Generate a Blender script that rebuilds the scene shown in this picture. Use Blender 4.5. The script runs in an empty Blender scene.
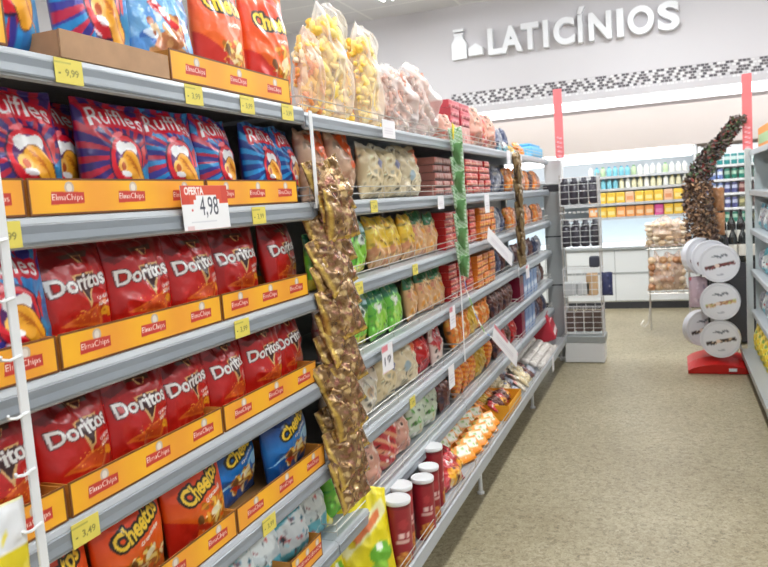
import bpy, math, random
import numpy as np
from mathutils import Vector, Matrix
random.seed(7); np.random.seed(7)
S = bpy.context.scene
COL = S.collection

# ------------------------------------------------------------------ basics
def lin(c):
    c = np.asarray(c, float) / 255.0
    return np.where(c <= 0.04045, c / 12.92, ((c + 0.055) / 1.055) ** 2.4)
def tag(o, label=None, cat=None, group=None, kind=None):
    if label: o['label'] = label
    if cat: o['category'] = cat
    if group: o['group'] = group
    if kind: o['kind'] = kind
    return o
def empty(name, loc, rz=0.0):
    o = bpy.data.objects.new(name, None); COL.objects.link(o)
    o.empty_display_size = 0.05
    o.location = loc; o.rotation_euler = (0, 0, rz)
    return o
def link(name, me, parent=None, loc=None, rot=None):
    o = bpy.data.objects.new(name, me); COL.objects.link(o)
    if parent is not None: o.parent = parent
    if loc is not None: o.location = loc
    if rot is not None: o.rotation_euler = rot
    return o
def copy_tree(o, parent=None):
    c = o.copy(); COL.objects.link(c); c.parent = parent
    for ch in o.children: copy_tree(ch, c)
    return c

# ------------------------------------------------------------------ materials
def new_mat(name):
    m = bpy.data.materials.new(name); m.use_nodes = True
    nt = m.node_tree; b = nt.nodes['Principled BSDF']
    return m, nt, b
def mat(name, rgb, rough=0.5, metal=0.0, bump=0.0, bscale=40, spec=0.5, var=0.0, vscale=8, coat=0.0):
    m, nt, b = new_mat(name)
    c = lin(rgb); b.inputs['Base Color'].default_value = (*c, 1)
    b.inputs['Roughness'].default_value = rough; b.inputs['Metallic'].default_value = metal
    b.inputs['Specular IOR Level'].default_value = spec; b.inputs['Coat Weight'].default_value = coat
    tc = nt.nodes.new('ShaderNodeTexCoord')
    if var:
        n = nt.nodes.new('ShaderNodeTexNoise'); n.inputs['Scale'].default_value = vscale; n.inputs['Detail'].default_value = 4
        nt.links.new(tc.outputs['Object'], n.inputs['Vector'])
        r = nt.nodes.new('ShaderNodeValToRGB')
        r.color_ramp.elements[0].color = (*(c * (1 - var)), 1); r.color_ramp.elements[1].color = (*np.clip(c * (1 + var), 0, 1), 1)
        r.color_ramp.elements[0].position = .3; r.color_ramp.elements[1].position = .7
        nt.links.new(n.outputs['Fac'], r.inputs['Fac']); nt.links.new(r.outputs['Color'], b.inputs['Base Color'])
    if bump:
        n = nt.nodes.new('ShaderNodeTexNoise'); n.inputs['Scale'].default_value = bscale; n.inputs['Detail'].default_value = 3
        nt.links.new(tc.outputs['Object'], n.inputs['Vector'])
        bp = nt.nodes.new('ShaderNodeBump'); bp.inputs['Strength'].default_value = bump; bp.inputs['Distance'].default_value = .01
        nt.links.new(n.outputs['Fac'], bp.inputs['Height']); nt.links.new(bp.outputs['Normal'], b.inputs['Normal'])
    return m
def attr_mat(name, rough=0.35, metal=0.0, bump=0.0, bscale=60, coat=0.0, alpha=1.0, spec=.5):
    m, nt, b = new_mat(name)
    a = nt.nodes.new('ShaderNodeAttribute'); a.attribute_name = 'Col'
    nt.links.new(a.outputs['Color'], b.inputs['Base Color'])
    b.inputs['Roughness'].default_value = rough; b.inputs['Metallic'].default_value = metal
    b.inputs['Coat Weight'].default_value = coat; b.inputs['Coat Roughness'].default_value = .15
    b.inputs['Specular IOR Level'].default_value = spec
    b.inputs['Alpha'].default_value = alpha
    if bump:
        tc = nt.nodes.new('ShaderNodeTexCoord')
        n = nt.nodes.new('ShaderNodeTexNoise'); n.inputs['Scale'].default_value = bscale; n.inputs['Detail'].default_value = 2
        nt.links.new(tc.outputs['Object'], n.inputs['Vector'])
        bp = nt.nodes.new('ShaderNodeBump'); bp.inputs['Strength'].default_value = bump; bp.inputs['Distance'].default_value = .012
        nt.links.new(n.outputs['Fac'], bp.inputs['Height']); nt.links.new(bp.outputs['Normal'], b.inputs['Normal'])
    return m
def emit(name, rgb, strength):
    m, nt, b = new_mat(name)
    b.inputs['Emission Color'].default_value = (*lin(rgb), 1); b.inputs['Emission Strength'].default_value = strength
    b.inputs['Base Color'].default_value = (*lin(rgb), 1)
    return m
FILM = attr_mat('printed_film', .30, 0, .25, 28, .15)
GOLDF = attr_mat('gold_foil_film', .22, .5, .55, 60, .5)
PRINT = attr_mat('printed_card', .5, 0, 0)
MATTEATTR = attr_mat('varied_matte', .6)
SHELFM = mat('shelf_enamel', (172, 176, 179), .35, 0, var=.03, vscale=3)
RAILM = mat('price_rail_plastic', (138, 144, 150), .3, 0, var=.04, vscale=6)
BACKM = mat('back_panel_enamel', (150, 150, 150), .5)
WIREM = mat('wire_fence_metal', (205, 200, 192), .3, .5)
WHITEM = mat('white_plastic', (232, 232, 232), .4)
DARKM = mat('dark_metal', (52, 52, 56), .5)
KRAFT = mat('kraft_cardboard', (176, 138, 104), .8, var=.08, vscale=30)
YCARD = mat('yellow_card', (238, 168, 40), .55)
WALLM = mat('wall_paint', (226, 224, 226), .7, bump=.05, bscale=20)
FRIDGEM = mat('fridge_enamel', (232, 235, 236), .3)
BEIGEM = mat('canopy_beige', (226, 214, 208), .5)
STEELM = mat('grey_steel', (170, 174, 174), .35, .3)
REDM = mat('red_plastic', (205, 32, 28), .35)
SILVERM = mat('silver_edge', (220, 222, 225), .25, .4)
TUBEM = emit('fluorescent_tube', (245, 250, 255), 34)
GLOWM = emit('fridge_light_diffuser', (250, 252, 255), 3.2)
def clear_film(name, tint=(255, 250, 245), a=.25):
    m, nt, b = new_mat(name)
    out = nt.nodes['Material Output']
    b.inputs['Base Color'].default_value = (*lin(tint), 1); b.inputs['Roughness'].default_value = .2
    tr = nt.nodes.new('ShaderNodeBsdfTransparent'); mx = nt.nodes.new('ShaderNodeMixShader')
    lw = nt.nodes.new('ShaderNodeLayerWeight'); lw.inputs['Blend'].default_value = .35
    mr = nt.nodes.new('ShaderNodeMapRange'); mr.inputs['To Min'].default_value = a; mr.inputs['To Max'].default_value = min(1, a + .5)
    nt.links.new(lw.outputs['Facing'], mr.inputs['Value']); nt.links.new(mr.outputs['Result'], mx.inputs['Fac'])
    nt.links.new(tr.outputs[0], mx.inputs[1]); nt.links.new(b.outputs[0], mx.inputs[2]); nt.links.new(mx.outputs[0], out.inputs['Surface'])
    return m
CLEAR = clear_film('clear_film', a=.20)
CLEARP = clear_film('clear_film_peach', (255, 225, 205), .25)

# ------------------------------------------------------------------ mesh builder
class MB:
    def __init__(s): s.v = []; s.f = []; s.m = []; s.c = []; s.n = 0; s.col = (200, 200, 200)
    def add(s, vs, fs, m=0, col=None):
        o = len(s.v); s.v += [tuple(map(float, p)) for p in vs]; s.f += [tuple(i + o for i in f) for f in fs]; s.m += [m] * len(fs)
        if col is None: col = s.col
        if len(np.shape(col)) == 1: s.c += [tuple(col)] * len(vs)
        else: s.c += [tuple(x) for x in col]
    def box(s, a, b, m=0, col=None):
        x0, y0, z0 = a; x1, y1, z1 = b
        s.add([(x0, y0, z0), (x1, y0, z0), (x1, y1, z0), (x0, y1, z0), (x0, y0, z1), (x1, y0, z1), (x1, y1, z1), (x0, y1, z1)],
              [(0, 3, 2, 1), (4, 5, 6, 7), (0, 1, 5, 4), (1, 2, 6, 5), (2, 3, 7, 6), (3, 0, 4, 7)], m, col)
    def bbox(s, a, b, r, m=0, col=None):     # box with chamfered vertical+horizontal edges (via inset rings)
        x0, y0, z0 = a; x1, y1, z1 = b
        def ring(z, i): return [(x0 + r + -i, y0 - i + 0, z), (x1 - r + i, y0 - i, z), (x1 + i, y0 + r - i, z), (x1 + i, y1 - r + i, z), (x1 - r + i, y1 + i, z), (x0 + r - i, y1 + i, z), (x0 - i, y1 - r + i, z), (x0 - i, y0 + r - i, z)]
        vs = ring(z0, -r) + ring(z0 + r, 0) + ring(z1 - r, 0) + ring(z1, -r)
        fs = [tuple(range(7, -1, -1)), tuple(range(24, 32))]
        for k in range(3):
            for i in range(8):
                j = (i + 1) % 8; fs.append((k * 8 + i, k * 8 + j, k * 8 + 8 + j, k * 8 + 8 + i))
        s.add(vs, fs, m, col)
    def tube(s, pts, r, n=6, m=0, col=None, cap=True):
        pts = [Vector(p) for p in pts]; vs = []; fs = []
        for i, p in enumerate(pts):
            d = (pts[min(i + 1, len(pts) - 1)] - pts[max(i - 1, 0)]).normalized()
            a = d.orthogonal().normalized() if i == 0 else (a - d * a.dot(d)).normalized()
            b = d.cross(a); rr = r[i] if hasattr(r, '__len__') else r
            for k in range(n):
                t = 2 * math.pi * k / n; vs.append(p + a * (rr * math.cos(t)) + b * (rr * math.sin(t)))
        for i in range(len(pts) - 1):
            for k in range(n):
                fs.append((i * n + k, i * n + (k + 1) % n, (i + 1) * n + (k + 1) % n, (i + 1) * n + k))
        if cap: fs += [tuple(range(n - 1, -1, -1)), tuple(range((len(pts) - 1) * n, len(pts) * n))]
        s.add(vs, fs, m, col)
    def prism(s, prof, y0, y1, m=0, col=None):   # profile in XZ extruded along Y
        n = len(prof)
        s.add([(x, y0, z) for x, z in prof] + [(x, y1, z) for x, z in prof],
              [tuple(range(n)), tuple(range(2 * n - 1, n - 1, -1))] + [(i, i + n, (i + 1) % n + n, (i + 1) % n) for i in range(n)], m, col)
    def lathe(s, prof, c=(0, 0, 0), n=20, m=0, cols=None):
        vs = []; cc = []
        for i, (r, z) in enumerate(prof):
            for k in range(n):
                t = 2 * math.pi * k / n; vs.append((c[0] + r * math.cos(t), c[1] + r * math.sin(t), c[2] + z)); cc.append(cols[i] if cols else s.col)
        fs = [(i * n + k, i * n + (k + 1) % n, (i + 1) * n + (k + 1) % n, (i + 1) * n + k) for i in range(len(prof) - 1) for k in range(n)]
        fs += [tuple(range(n - 1, -1, -1)), tuple(range((len(prof) - 1) * n, len(prof) * n))]
        s.add(vs, fs, m, cc)
    def mesh(s, name, mats, smooth=False):
        me = bpy.data.meshes.new(name); me.from_pydata(s.v, [], s.f)
        for m in (mats if isinstance(mats, (list, tuple)) else [mats]): me.materials.append(m)
        if s.m: me.polygons.foreach_set('material_index', s.m)
        ca = me.color_attributes.new('Col', 'FLOAT_COLOR', 'POINT')
        c = np.ones((len(s.v), 4)); c[:, :3] = lin(np.array(s.c)); ca.data.foreach_set('color', c.astype(np.float32).ravel())
        if smooth: me.polygons.foreach_set('use_smooth', [True] * len(me.polygons))
        me.update(); return me
    def obj(s, name, mats, parent=None, loc=None, smooth=False, rot=None):
        return link(name, s.mesh(name, mats, smooth), parent, loc, rot)

# ------------------------------------------------------------------ lettering outlines
_G = {}
def glyphs(text, bold=.02, sp=1.0):
    k = (text, bold, sp)
    if k in _G: return _G[k]
    cu = bpy.data.curves.new('t', 'FONT'); cu.body = text; cu.size = 1; cu.offset = bold; cu.resolution_u = 3; cu.space_character = sp
    o = bpy.data.objects.new('t', cu); COL.objects.link(o); dg = bpy.context.evaluated_depsgraph_get()
    me = bpy.data.meshes.new_from_object(o.evaluated_get(dg)); me.calc_loop_triangles()
    v = np.array([x.co[:2] for x in me.vertices]); t = np.array([x.vertices[:] for x in me.loop_triangles])
    bpy.data.objects.remove(o); bpy.data.curves.remove(cu); bpy.data.meshes.remove(me)
    v -= v.min(0); v /= v.max(0)
    _G[k] = (v, t); return _G[k]
def letter_mesh(ch, bold, depth, w, h, name, m, h_acc=None):
    cu = bpy.data.curves.new('t', 'FONT'); cu.body = ch; cu.size = 1; cu.offset = bold; cu.extrude = depth; cu.bevel_depth = .006; cu.resolution_u = 6
    o = bpy.data.objects.new('t', cu); COL.objects.link(o); dg = bpy.context.evaluated_depsgraph_get()
    me = bpy.data.meshes.new_from_object(o.evaluated_get(dg)); me.name = name
    bpy.data.objects.remove(o); bpy.data.curves.remove(cu)
    a = np.zeros(len(me.vertices) * 3); me.vertices.foreach_get('co', a); a = a.reshape(-1, 3)
    mn, mx = a.min(0), a.max(0); b = np.zeros_like(a)
    b[:, 0] = (a[:, 0] - mn[0]) / (mx[0] - mn[0]) * w; b[:, 2] = (a[:, 1] - mn[1]) / (mx[1] - mn[1]) * h; b[:, 1] = -(a[:, 2] - mn[2])
    me.vertices.foreach_set('co', b.ravel()); me.materials.clear(); me.materials.append(m); me.update()
    return me

# ------------------------------------------------------------------ print designs (pigment layouts on a flat pack face)
class Cv:
    def __init__(s, w, h, bg, px=1000.0):
        s.W = max(8, int(w * px)); s.H = max(8, int(h * px)); s.a = s.H / s.W
        s.im = np.zeros((s.H, s.W, 3)) + np.array(bg, float)
        yy, xx = np.mgrid[0:s.H, 0:s.W]; s.x = (xx + .5) / s.W; s.y = (yy + .5) / s.W     # both in widths
    def paint(s, mask, col): s.im[mask] = col
    def grad(s, stops):    # vertical pigment bands
        v = s.y / s.a; p = [q[0] for q in stops]
        for k in range(3): s.im[..., k] = np.interp(v, p, [q[1][k] for q in stops])
    def poly(s, pts, col, ret=False):
        m = np.zeros(s.x.shape, bool); n = len(pts)
        for i in range(n):
            (x0, y0), (x1, y1) = pts[i], pts[(i + 1) % n]
            if y0 == y1: continue
            c = ((y0 > s.y) != (y1 > s.y)) & (s.x < (x1 - x0) * (s.y - y0) / (y1 - y0) + x0); m ^= c
        if ret: return m
        s.paint(m, col)
    def ell(s, cx, cy, rx, ry, col, rot=0, ret=False):
        c, q = math.cos(rot), math.sin(rot); dx, dy = s.x - cx, s.y - cy
        m = ((dx * c + dy * q) / rx) ** 2 + ((-dx * q + dy * c) / ry) ** 2 < 1
        if ret: return m
        s.paint(m, col)
    def rays(s, cx, cy, n, col, ph=0, duty=.45, r0=0):
        a = np.arctan2(s.y - cy, s.x - cx) + ph; r = np.hypot(s.x - cx, s.y - cy)
        s.paint((((a / (2 * math.pi) * n) % 1) < duty) & (r > r0), col)
    def blobs(s, n, cols, r0, r1, box=(0, 0, 1, 1), seed=0):
        g = random.Random(seed)
        for _ in range(n):
            s.ell(g.uniform(box[0], box[2]), g.uniform(box[1], box[3]) * s.a, g.uniform(r0, r1), g.uniform(r0, r1) * .6, g.choice(cols), g.uniform(0, 3))
    def mask_text(s, text, cx, cy, w, h, bold=.03, arch=0, slant=0, rot=0, sp=1.0, taper=0):
        v, t = glyphs(text, bold, sp); p = (v - .5); q = np.zeros_like(p)
        hh = 1 + taper * (1 - (2 * p[:, 0]) ** 2)
        q[:, 0] = p[:, 0] * w + p[:, 1] * h * slant; q[:, 1] = p[:, 1] * h * hh + arch * (1 - (2 * p[:, 0]) ** 2)
        c, sn = math.cos(rot), math.sin(rot)
        X = (cx + q[:, 0] * c - q[:, 1] * sn) * s.W; Y = (cy + q[:, 0] * sn + q[:, 1] * c) * s.W
        m = np.zeros((s.H, s.W), bool)
        for a, b, d in t:
            x0, x1 = int(max(0, min(X[a], X[b], X[d]) - 1)), int(min(s.W, max(X[a], X[b], X[d]) + 2))
            y0, y1 = int(max(0, min(Y[a], Y[b], Y[d]) - 1)), int(min(s.H, max(Y[a], Y[b], Y[d]) + 2))
            if x1 <= x0 or y1 <= y0: continue
            gy, gx = np.mgrid[y0:y1, x0:x1]; gx = gx + .5; gy = gy + .5
            den = (Y[b] - Y[d]) * (X[a] - X[d]) + (X[d] - X[b]) * (Y[a] - Y[d])
            if abs(den) < 1e-9: continue
            l1 = ((Y[b] - Y[d]) * (gx - X[d]) + (X[d] - X[b]) * (gy - Y[d])) / den
            l2 = ((Y[d] - Y[a]) * (gx - X[d]) + (X[a] - X[d]) * (gy - Y[d])) / den
            m[y0:y1, x0:x1] |= (l1 >= -.02) & (l2 >= -.02) & (l1 + l2 <= 1.02)
        return m
    def text(s, text, cx, cy, w, h, col, out=None, outw=0, **k):
        m = s.mask_text(text, cx, cy, w, h, **k)
        if out is not None:
            r = max(1, int(outw * s.W)); d = m.copy()
            for dy in range(-r, r + 1):
                for dx in range(-r, r + 1):
                    if dx * dx + dy * dy <= r * r + .5: d |= np.roll(np.roll(m, dy, 0), dx, 1)
            s.paint(d, out)
        s.paint(m, col)
    def sample(s, U, V):
        x = np.clip(U * s.W - .5, 0, s.W - 1.001); y = np.clip(V * s.H - .5, 0, s.H - 1.001)
        rx, ry = max(1, int(round(s.W / U.shape[1] / 2))), max(1, int(round(s.H / U.shape[0] / 2)))
        if not hasattr(s, 'bl'): s.bl = {}
        k = (rx, ry)
        if k not in s.bl:
            a = s.im; b = np.zeros_like(a); n = 0
            for dy in range(-ry // 2, ry // 2 + 1):
                for dx in range(-rx // 2, rx // 2 + 1):
                    b += np.roll(np.roll(a, dy, 0), dx, 1); n += 1
            s.bl[k] = b / n
        return s.bl[k][y.round().astype(int), x.round().astype(int)]

def vnoise(x, y, seed):
    r = np.random.RandomState(seed); g = r.rand(64, 64)
    xi = np.floor(x).astype(int); yi = np.floor(y).astype(int); fx = x - xi; fy = y - yi
    fx = fx * fx * (3 - 2 * fx); fy = fy * fy * (3 - 2 * fy)
    G = lambda a, b: g[a % 64, b % 64]
    return (G(xi, yi) * (1 - fx) * (1 - fy) + G(xi + 1, yi) * fx * (1 - fy) + G(xi, yi + 1) * (1 - fx) * fy + G(xi + 1, yi + 1) * fx * fy) * 2 - 1

def two_sided(name, X, Yf, Yb, Z, Cf, cb, m):
    nv, nu = X.shape; N = nu * nv
    vf = np.stack([X, Yf, Z], -1).reshape(-1, 3); vb = np.stack([X, Yb, Z], -1).reshape(-1, 3)
    idx = np.arange(N).reshape(nv, nu)
    edge = np.zeros((nv, nu), bool); edge[0] = edge[-1] = True; edge[:, 0] = edge[:, -1] = True
    bi = np.where(edge, idx, idx + N)
    q = lambda I, flip: np.stack([I[:-1, :-1], I[:-1, 1:], I[1:, 1:], I[1:, :-1]] if not flip else [I[:-1, :-1], I[1:, :-1], I[1:, 1:], I[:-1, 1:]], -1).reshape(-1, 4)
    F = np.concatenate([q(idx, False), q(bi, True)]); V = np.concatenate([vf, vb])
    used = np.zeros(2 * N, bool); used[F.ravel()] = True; rm = np.cumsum(used) - 1
    V = V[used]; F = rm[F]
    C = np.concatenate([Cf.reshape(-1, 3), np.zeros((N, 3)) + np.array(cb, float)])[used]
    me = bpy.data.meshes.new(name); me.vertices.add(len(V)); me.vertices.foreach_set('co', V.astype(np.float32).ravel())
    me.loops.add(F.size); me.loops.foreach_set('vertex_index', F.astype(np.int32).ravel())
    me.polygons.add(len(F)); me.polygons.foreach_set('loop_start', np.arange(0, F.size, 4, dtype=np.int32))
    me.polygons.foreach_set('use_smooth', np.ones(len(F), bool)); me.update(calc_edges=True)
    ca = me.color_attributes.new('Col', 'FLOAT_COLOR', 'POINT'); c = np.ones((len(V), 4)); c[:, :3] = lin(np.clip(C, 0, 255)); ca.data.foreach_set('color', c.astype(np.float32).ravel())
    me.materials.append(m); me.validate(); return me

def bag_mesh(name, cv, w, h, d, nu=28, nv=36, seed=0, crinkle=1.0, m=None, back=None, topw=1.0, seal=.045, lump=0):
    u = np.linspace(0, 1, nu); v = np.linspace(0, 1, nv); U, V = np.meshgrid(u, v)
    F = np.clip(np.sin(np.pi * np.clip((V - seal * .5) / (1 - 1.5 * seal), 0, 1)), 0, 1) ** .55
    F *= 1.12 - .35 * V
    G = np.clip(1 - np.abs(2 * U - 1) ** 2.6, 0, 1) ** .62
    T = d / 2 * F * G
    dt = np.clip(1 - seal - V, 0, 1); db = np.clip(V - seal * .6, 0, 1)
    ed = np.clip(np.minimum(U, 1 - U) * 8, 0, 1)
    r = np.random.RandomState(seed + 5)
    wr = np.exp(-dt / .13) * np.sin(U * (26 + 8 * r.rand()) + 6 * r.rand() + 3 * vnoise(U * 5, V * 3, seed)) * .9
    wr += np.exp(-db / .10) * np.sin(U * (24 + 8 * r.rand()) + 6 * r.rand()) * .8
    n = vnoise(U * 3.1 + seed, V * 3.7, seed + 1) * 1.5 + (1 - np.abs(vnoise(U * 4 + seed, V * 5.2 + U * 2, seed + 2)) * 2) * 1.1 + vnoise(U * 11, V * 12, seed + 3) * .45
    wr = wr + n
    if lump: wr += lump * vnoise(U * 9, V * 11, seed + 9)
    dent = .0032 * crinkle * wr * ed * np.clip(np.minimum(V, 1 - V) * 14, 0, 1) * (w / .2)
    waist = 1 - .07 * F * (1 - .5 * V)
    X = (U - .5) * w * waist * (1 + (topw - 1) * V); Z = V * h + .006 * crinkle * vnoise(U * 4, V * 0, seed + 4) * (V > .8) * (V - .8) * 5 * (h / .25)
    sl = (V > 1 - seal) | (V < seal * .6)
    base = .0015
    Yf = -(T + base) - dent; Yb = T * .8 + base + dent * .6
    rip = .0012 * np.sin(V * h * 900) * sl; Yf += rip; Yb += rip
    lean = .006 * vnoise(U * 2.2 + 3, V * 1.3, seed + 6) * crinkle; Yf += lean; Yb += lean
    C = cv.sample(U, V)
    return two_sided(name, X, Yf, Yb, Z, C, back if back is not None else cv.im.mean((0, 1)), m or FILM)

def card_mesh(name, cv, w, h, t, nu, nv, m=None, side=(235, 235, 230), bulge=0):
    """thin or boxy block: printed front face as a fine grid, plain other faces; front looks to -Y, centred on x and y, base z=0"""
    u = np.linspace(0, 1, nu); v = np.linspace(0, 1, nv); U, V = np.meshgrid(u, v)
    b = bulge * (np.sin(np.pi * U) * np.sin(np.pi * V)) ** .6 if bulge else 0
    X = (U - .5) * w; Z = V * h; Yf = np.zeros_like(U) - t / 2 - b
    C = cv.sample(U, V).reshape(-1, 3)
    mb = MB(); N = nu * nv; idx = np.arange(N).reshape(nv, nu)
    fs = np.stack([idx[:-1, :-1], idx[:-1, 1:], idx[1:, 1:], idx[1:, :-1]], -1).reshape(-1, 4).tolist()
    mb.add(np.stack([X, Yf, Z], -1).reshape(-1, 3).tolist(), fs, 0, C)
    x, y, z = w / 2, t / 2, h
    mb.add([(-x, -y, 0), (x, -y, 0), (x, y, 0), (-x, y, 0), (-x, -y, z), (x, -y, z), (x, y, z), (-x, y, z)],
           [(0, 3, 2, 1), (4, 5, 6, 7), (1, 2, 6, 5), (2, 3, 7, 6), (3, 0, 4, 7)], 0, side)
    me = mb.mesh(name, m or PRINT)
    return me

exec_order = []
# ------------------------------------------------------------------ pack designs
def design_ruffles(kind, seed):
    w, h = .205, .25
    bg, ray, ray2 = {'purple': ((58, 34, 116), (190, 24, 56), (120, 30, 110)), 'blue': ((24, 60, 140), (40, 150, 214), (30, 90, 175)), 'mix': ((58, 52, 150), (200, 34, 70), (36, 140, 205))}[kind]
    c = Cv(w, h, bg); A = c.a
    c.rays(.5, .48 * A, 19, ray, .3 + seed * .2, .45)
    if kind == 'mix': c.paint((c.x > .62) & (c.y < .8 * A), (44, 120, 190)); c.rays(.62, .5 * A, 17, ray2, .1, .3)
    c.poly([(.8, 0), (1, 0), (1, .5 * A), (.7, .35 * A)], (38, 130, 180) if kind != 'blue' else (28, 70, 160))
    c.poly([(.62, .5 * A), (.84, .62 * A), (.8, .4 * A)], (214, 52, 50))
    # mouth
    c.ell(.5, .45 * A, .265, .30, (48, 14, 66)); c.ell(.5, .45 * A, .245, .28, (222, 22, 44)); c.ell(.5, .46 * A, .19, .20, (84, 24, 96))
    c.ell(.42, .68 * A, .09, .03, (246, 120, 130), .3)
    c.poly([(.34, .58 * A), (.41, .625 * A), (.5, .605 * A), (.59, .625 * A), (.66, .58 * A), (.66, .535 * A), (.61, .49 * A), (.56, .525 * A), (.5, .50 * A), (.44, .525 * A), (.39, .49 * A), (.34, .53 * A)], (246, 243, 243))
    for k in range(9):
        t = k / 8; cx = .48 + .24 * t; cy = (.45 - .21 * t ** 1.5) * A
        c.ell(cx, cy, .085, .125, (120, 56, 20), -.5)
    for k in range(9):
        t = k / 8; cx = .48 + .24 * t; cy = (.45 - .21 * t ** 1.5) * A
        c.ell(cx, cy, .075, .115, (240, 166, 38), -.5)
    for k in range(4):
        for t in np.linspace(0, 1, 26):
            cx = .47 + .26 * t + k * .035; cy = (.49 - .22 * t ** 1.5) * A - .042 * k
            c.ell(cx, cy, .009, .009, (204, 110, 16))
    c.ell(.41, .40 * A, .075, .085, (246, 190, 92), .3); c.ell(.415, .39 * A, .042, .05, (190, 80, 30), .3)
    c.ell(.46, .325 * A, .085, .035, (250, 246, 246), -.15)
    c.ell(.40, .245 * A, .08, .014, (252, 220, 224), -.25)
    c.text('Ruffles', .5, .82 * A, .76, .20, (248, 244, 246), (214, 18, 46), .044, bold=.008, arch=.05, rot=-.03, sp=1.06)
    return c, w, h
def design_doritos(seed):
    w, h = .2, .25
    c = Cv(w, h, (190, 20, 22)); A = c.a
    c.grad([(0, (214, 78, 24)), (.18, (205, 36, 22)), (.5, (204, 26, 22)), (.78, (170, 18, 20)), (.92, (110, 14, 18)), (1, (160, 22, 22))])
    c.poly([(.0, .80 * A), (.35, .92 * A), (.42, .86 * A), (.1, .74 * A)], (120, 16, 18))
    c.poly([(.30, .885 * A), (.72, .90 * A), (.68, .85 * A), (.34, .85 * A)], (72, 46, 36))
    g = random.Random(seed)
    c.poly([(.14, .28 * A), (.84, .47 * A), (.72, .22 * A)], (226, 108, 34)); c.poly([(.26, .29 * A), (.78, .43 * A), (.68, .25 * A)], (208, 74, 28))
    c.poly([(.62, .0 * A), (1.0, .20 * A), (1.0, 0)], (232, 120, 40))
    for _ in range(26): c.ell(g.uniform(.3, .8), g.uniform(.28, .41) * A, .012, .008, g.choice([(240, 150, 50), (180, 40, 20), (250, 180, 70)]))
    # gold lined arrowhead behind the lettering
    c.poly([(.36, .70 * A), (.74, .72 * A), (.545, .40 * A)], (226, 180, 116)); c.poly([(.40, .685 * A), (.70, .70 * A), (.545, .455 * A)], (60, 12, 14))
    c.poly([(.44, .87 * A), (.62, .87 * A), (.57, .80 * A), (.51, .80 * A)], (226, 180, 116)); c.poly([(.47, .86 * A), (.60, .86 * A), (.56, .80 * A)], (80, 14, 16))
    c.text('Doritos', .48, .635 * A, .80, .19, (246, 242, 238), (64, 14, 18), .014, bold=.028, rot=.09, sp=.98)
    c.text('QUEIJO', .80, .475 * A, .24, .05, (250, 240, 236), rot=.1, bold=.04); c.text('NACHO', .80, .425 * A, .24, .05, (250, 240, 236), rot=.1, bold=.04)
    c.ell(.80, .345 * A, .07, .05, (250, 176, 40)); c.ell(.86, .33 * A, .05, .055, (246, 158, 30)); c.ell(.78, .35 * A, .02, .015, (220, 120, 20))
    return c, w, h
def design_cheetos(kind, seed):
    w, h = .235, .27 if kind != 'tall' else .36
    o = kind != 'blue'
    c = Cv(w, h, (236, 96, 22) if o else (20, 110, 190)); A = c.a
    if o:
        c.grad([(0, (240, 120, 30)), (.4, (238, 100, 22)), (.8, (228, 66, 22)), (1, (236, 110, 30))])
        c.poly([(0, .45 * A), (.35, .30 * A), (.3, .1 * A), (0, .0)], (206, 40, 22))
        c.poly([(0, .95 * A), (.5, 1.0 * A), (1, .86 * A), (1, .8 * A), (.4, .9 * A)], (214, 48, 22))
    else:
        c.grad([(0, (18, 60, 130)), (.5, (20, 120, 200)), (.8, (16, 50, 110)), (1, (14, 26, 60))])
        c.poly([(.0, .30 * A), (.5, .42 * A), (.95, .60 * A), (.9, .52 * A), (.4, .32 * A)], (170, 220, 240))  # pale diagonal glint of the shiny film, painted into the pack colour
    g = random.Random(seed)
    for _ in range(26):
        cx, cy = g.gauss(.62, .13), g.gauss(.34, .08) * A
        c.ell(cx, cy, .085, .035, (190, 110, 20), g.uniform(0, 3)); 
        c.ell(cx, cy + .008, .078, .028, g.choice([(250, 190, 60), (246, 214, 120), (240, 160, 40), (250, 226, 170)]), g.uniform(0, 3))
    c.ell(.36, .34 * A, .045, .07, (120, 74, 34), .5); c.ell(.62, .38 * A, .10, .05, (246, 232, 190), .6); c.ell(.42, .24 * A, .12, .04, (196, 50, 24), -.4)
    c.text('Cheetos', .50 if o else .56, (.70 if o else .70) * A, .70 if kind != 'tall' else .76, .20 if o else .17, (250, 208, 60), (28, 20, 12), .030, bold=.03, rot=.30 if kind != 'tall' else .06, sp=.98, taper=.15)
    c.text('crocante', .62 if o else .64, (.55 if o else .57) * A, .34, .055, (250, 244, 236), (232, 84, 24) if o else (20, 60, 130), .01, bold=.03, rot=.3 if kind != 'tall' else .06)
    if not o: c.ell(.84, .44 * A, .07, .08, (170, 214, 240))
    return c, w, h
def strip_design(L, seed, h=.068):
    c = Cv(L, h, (246, 178, 34), 2200); n = 3; P = h / L
    s = .5 + .5 * np.sin(c.x / P * 1.9 + seed); c.im = c.im * (1 - s[..., None]) + np.array((238, 158, 46)) * s[..., None]
    bw = .004 / L
    for k in range(n):
        cx = (k + .45) / n + .02; cy = c.a * .5
        c.ell(cx + .012, cy + c.a * .24, .012 / L, .012 / L, (198, 178, 160)); c.ell(cx + .012, cy + c.a * .24, .007 / L, .008 / L, (226, 214, 204))
        m = c.mask_text('ElmaChips', cx, cy - .003 / L, .076 / L, .0155 / L, bold=.0, sp=1.05)
        c.poly([(cx - .042 / L, cy - .015 / L), (cx + .042 / L, cy - .013 / L), (cx + .043 / L, cy + .008 / L), (cx - .039 / L, cy + .009 / L)], (196, 52, 40))
        c.paint(m, (250, 236, 222))
    c.paint((c.y > c.a - bw) | (c.y < bw) | (c.x < bw) | (c.x > 1 - bw), (112, 62, 22))
    return c

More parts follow.
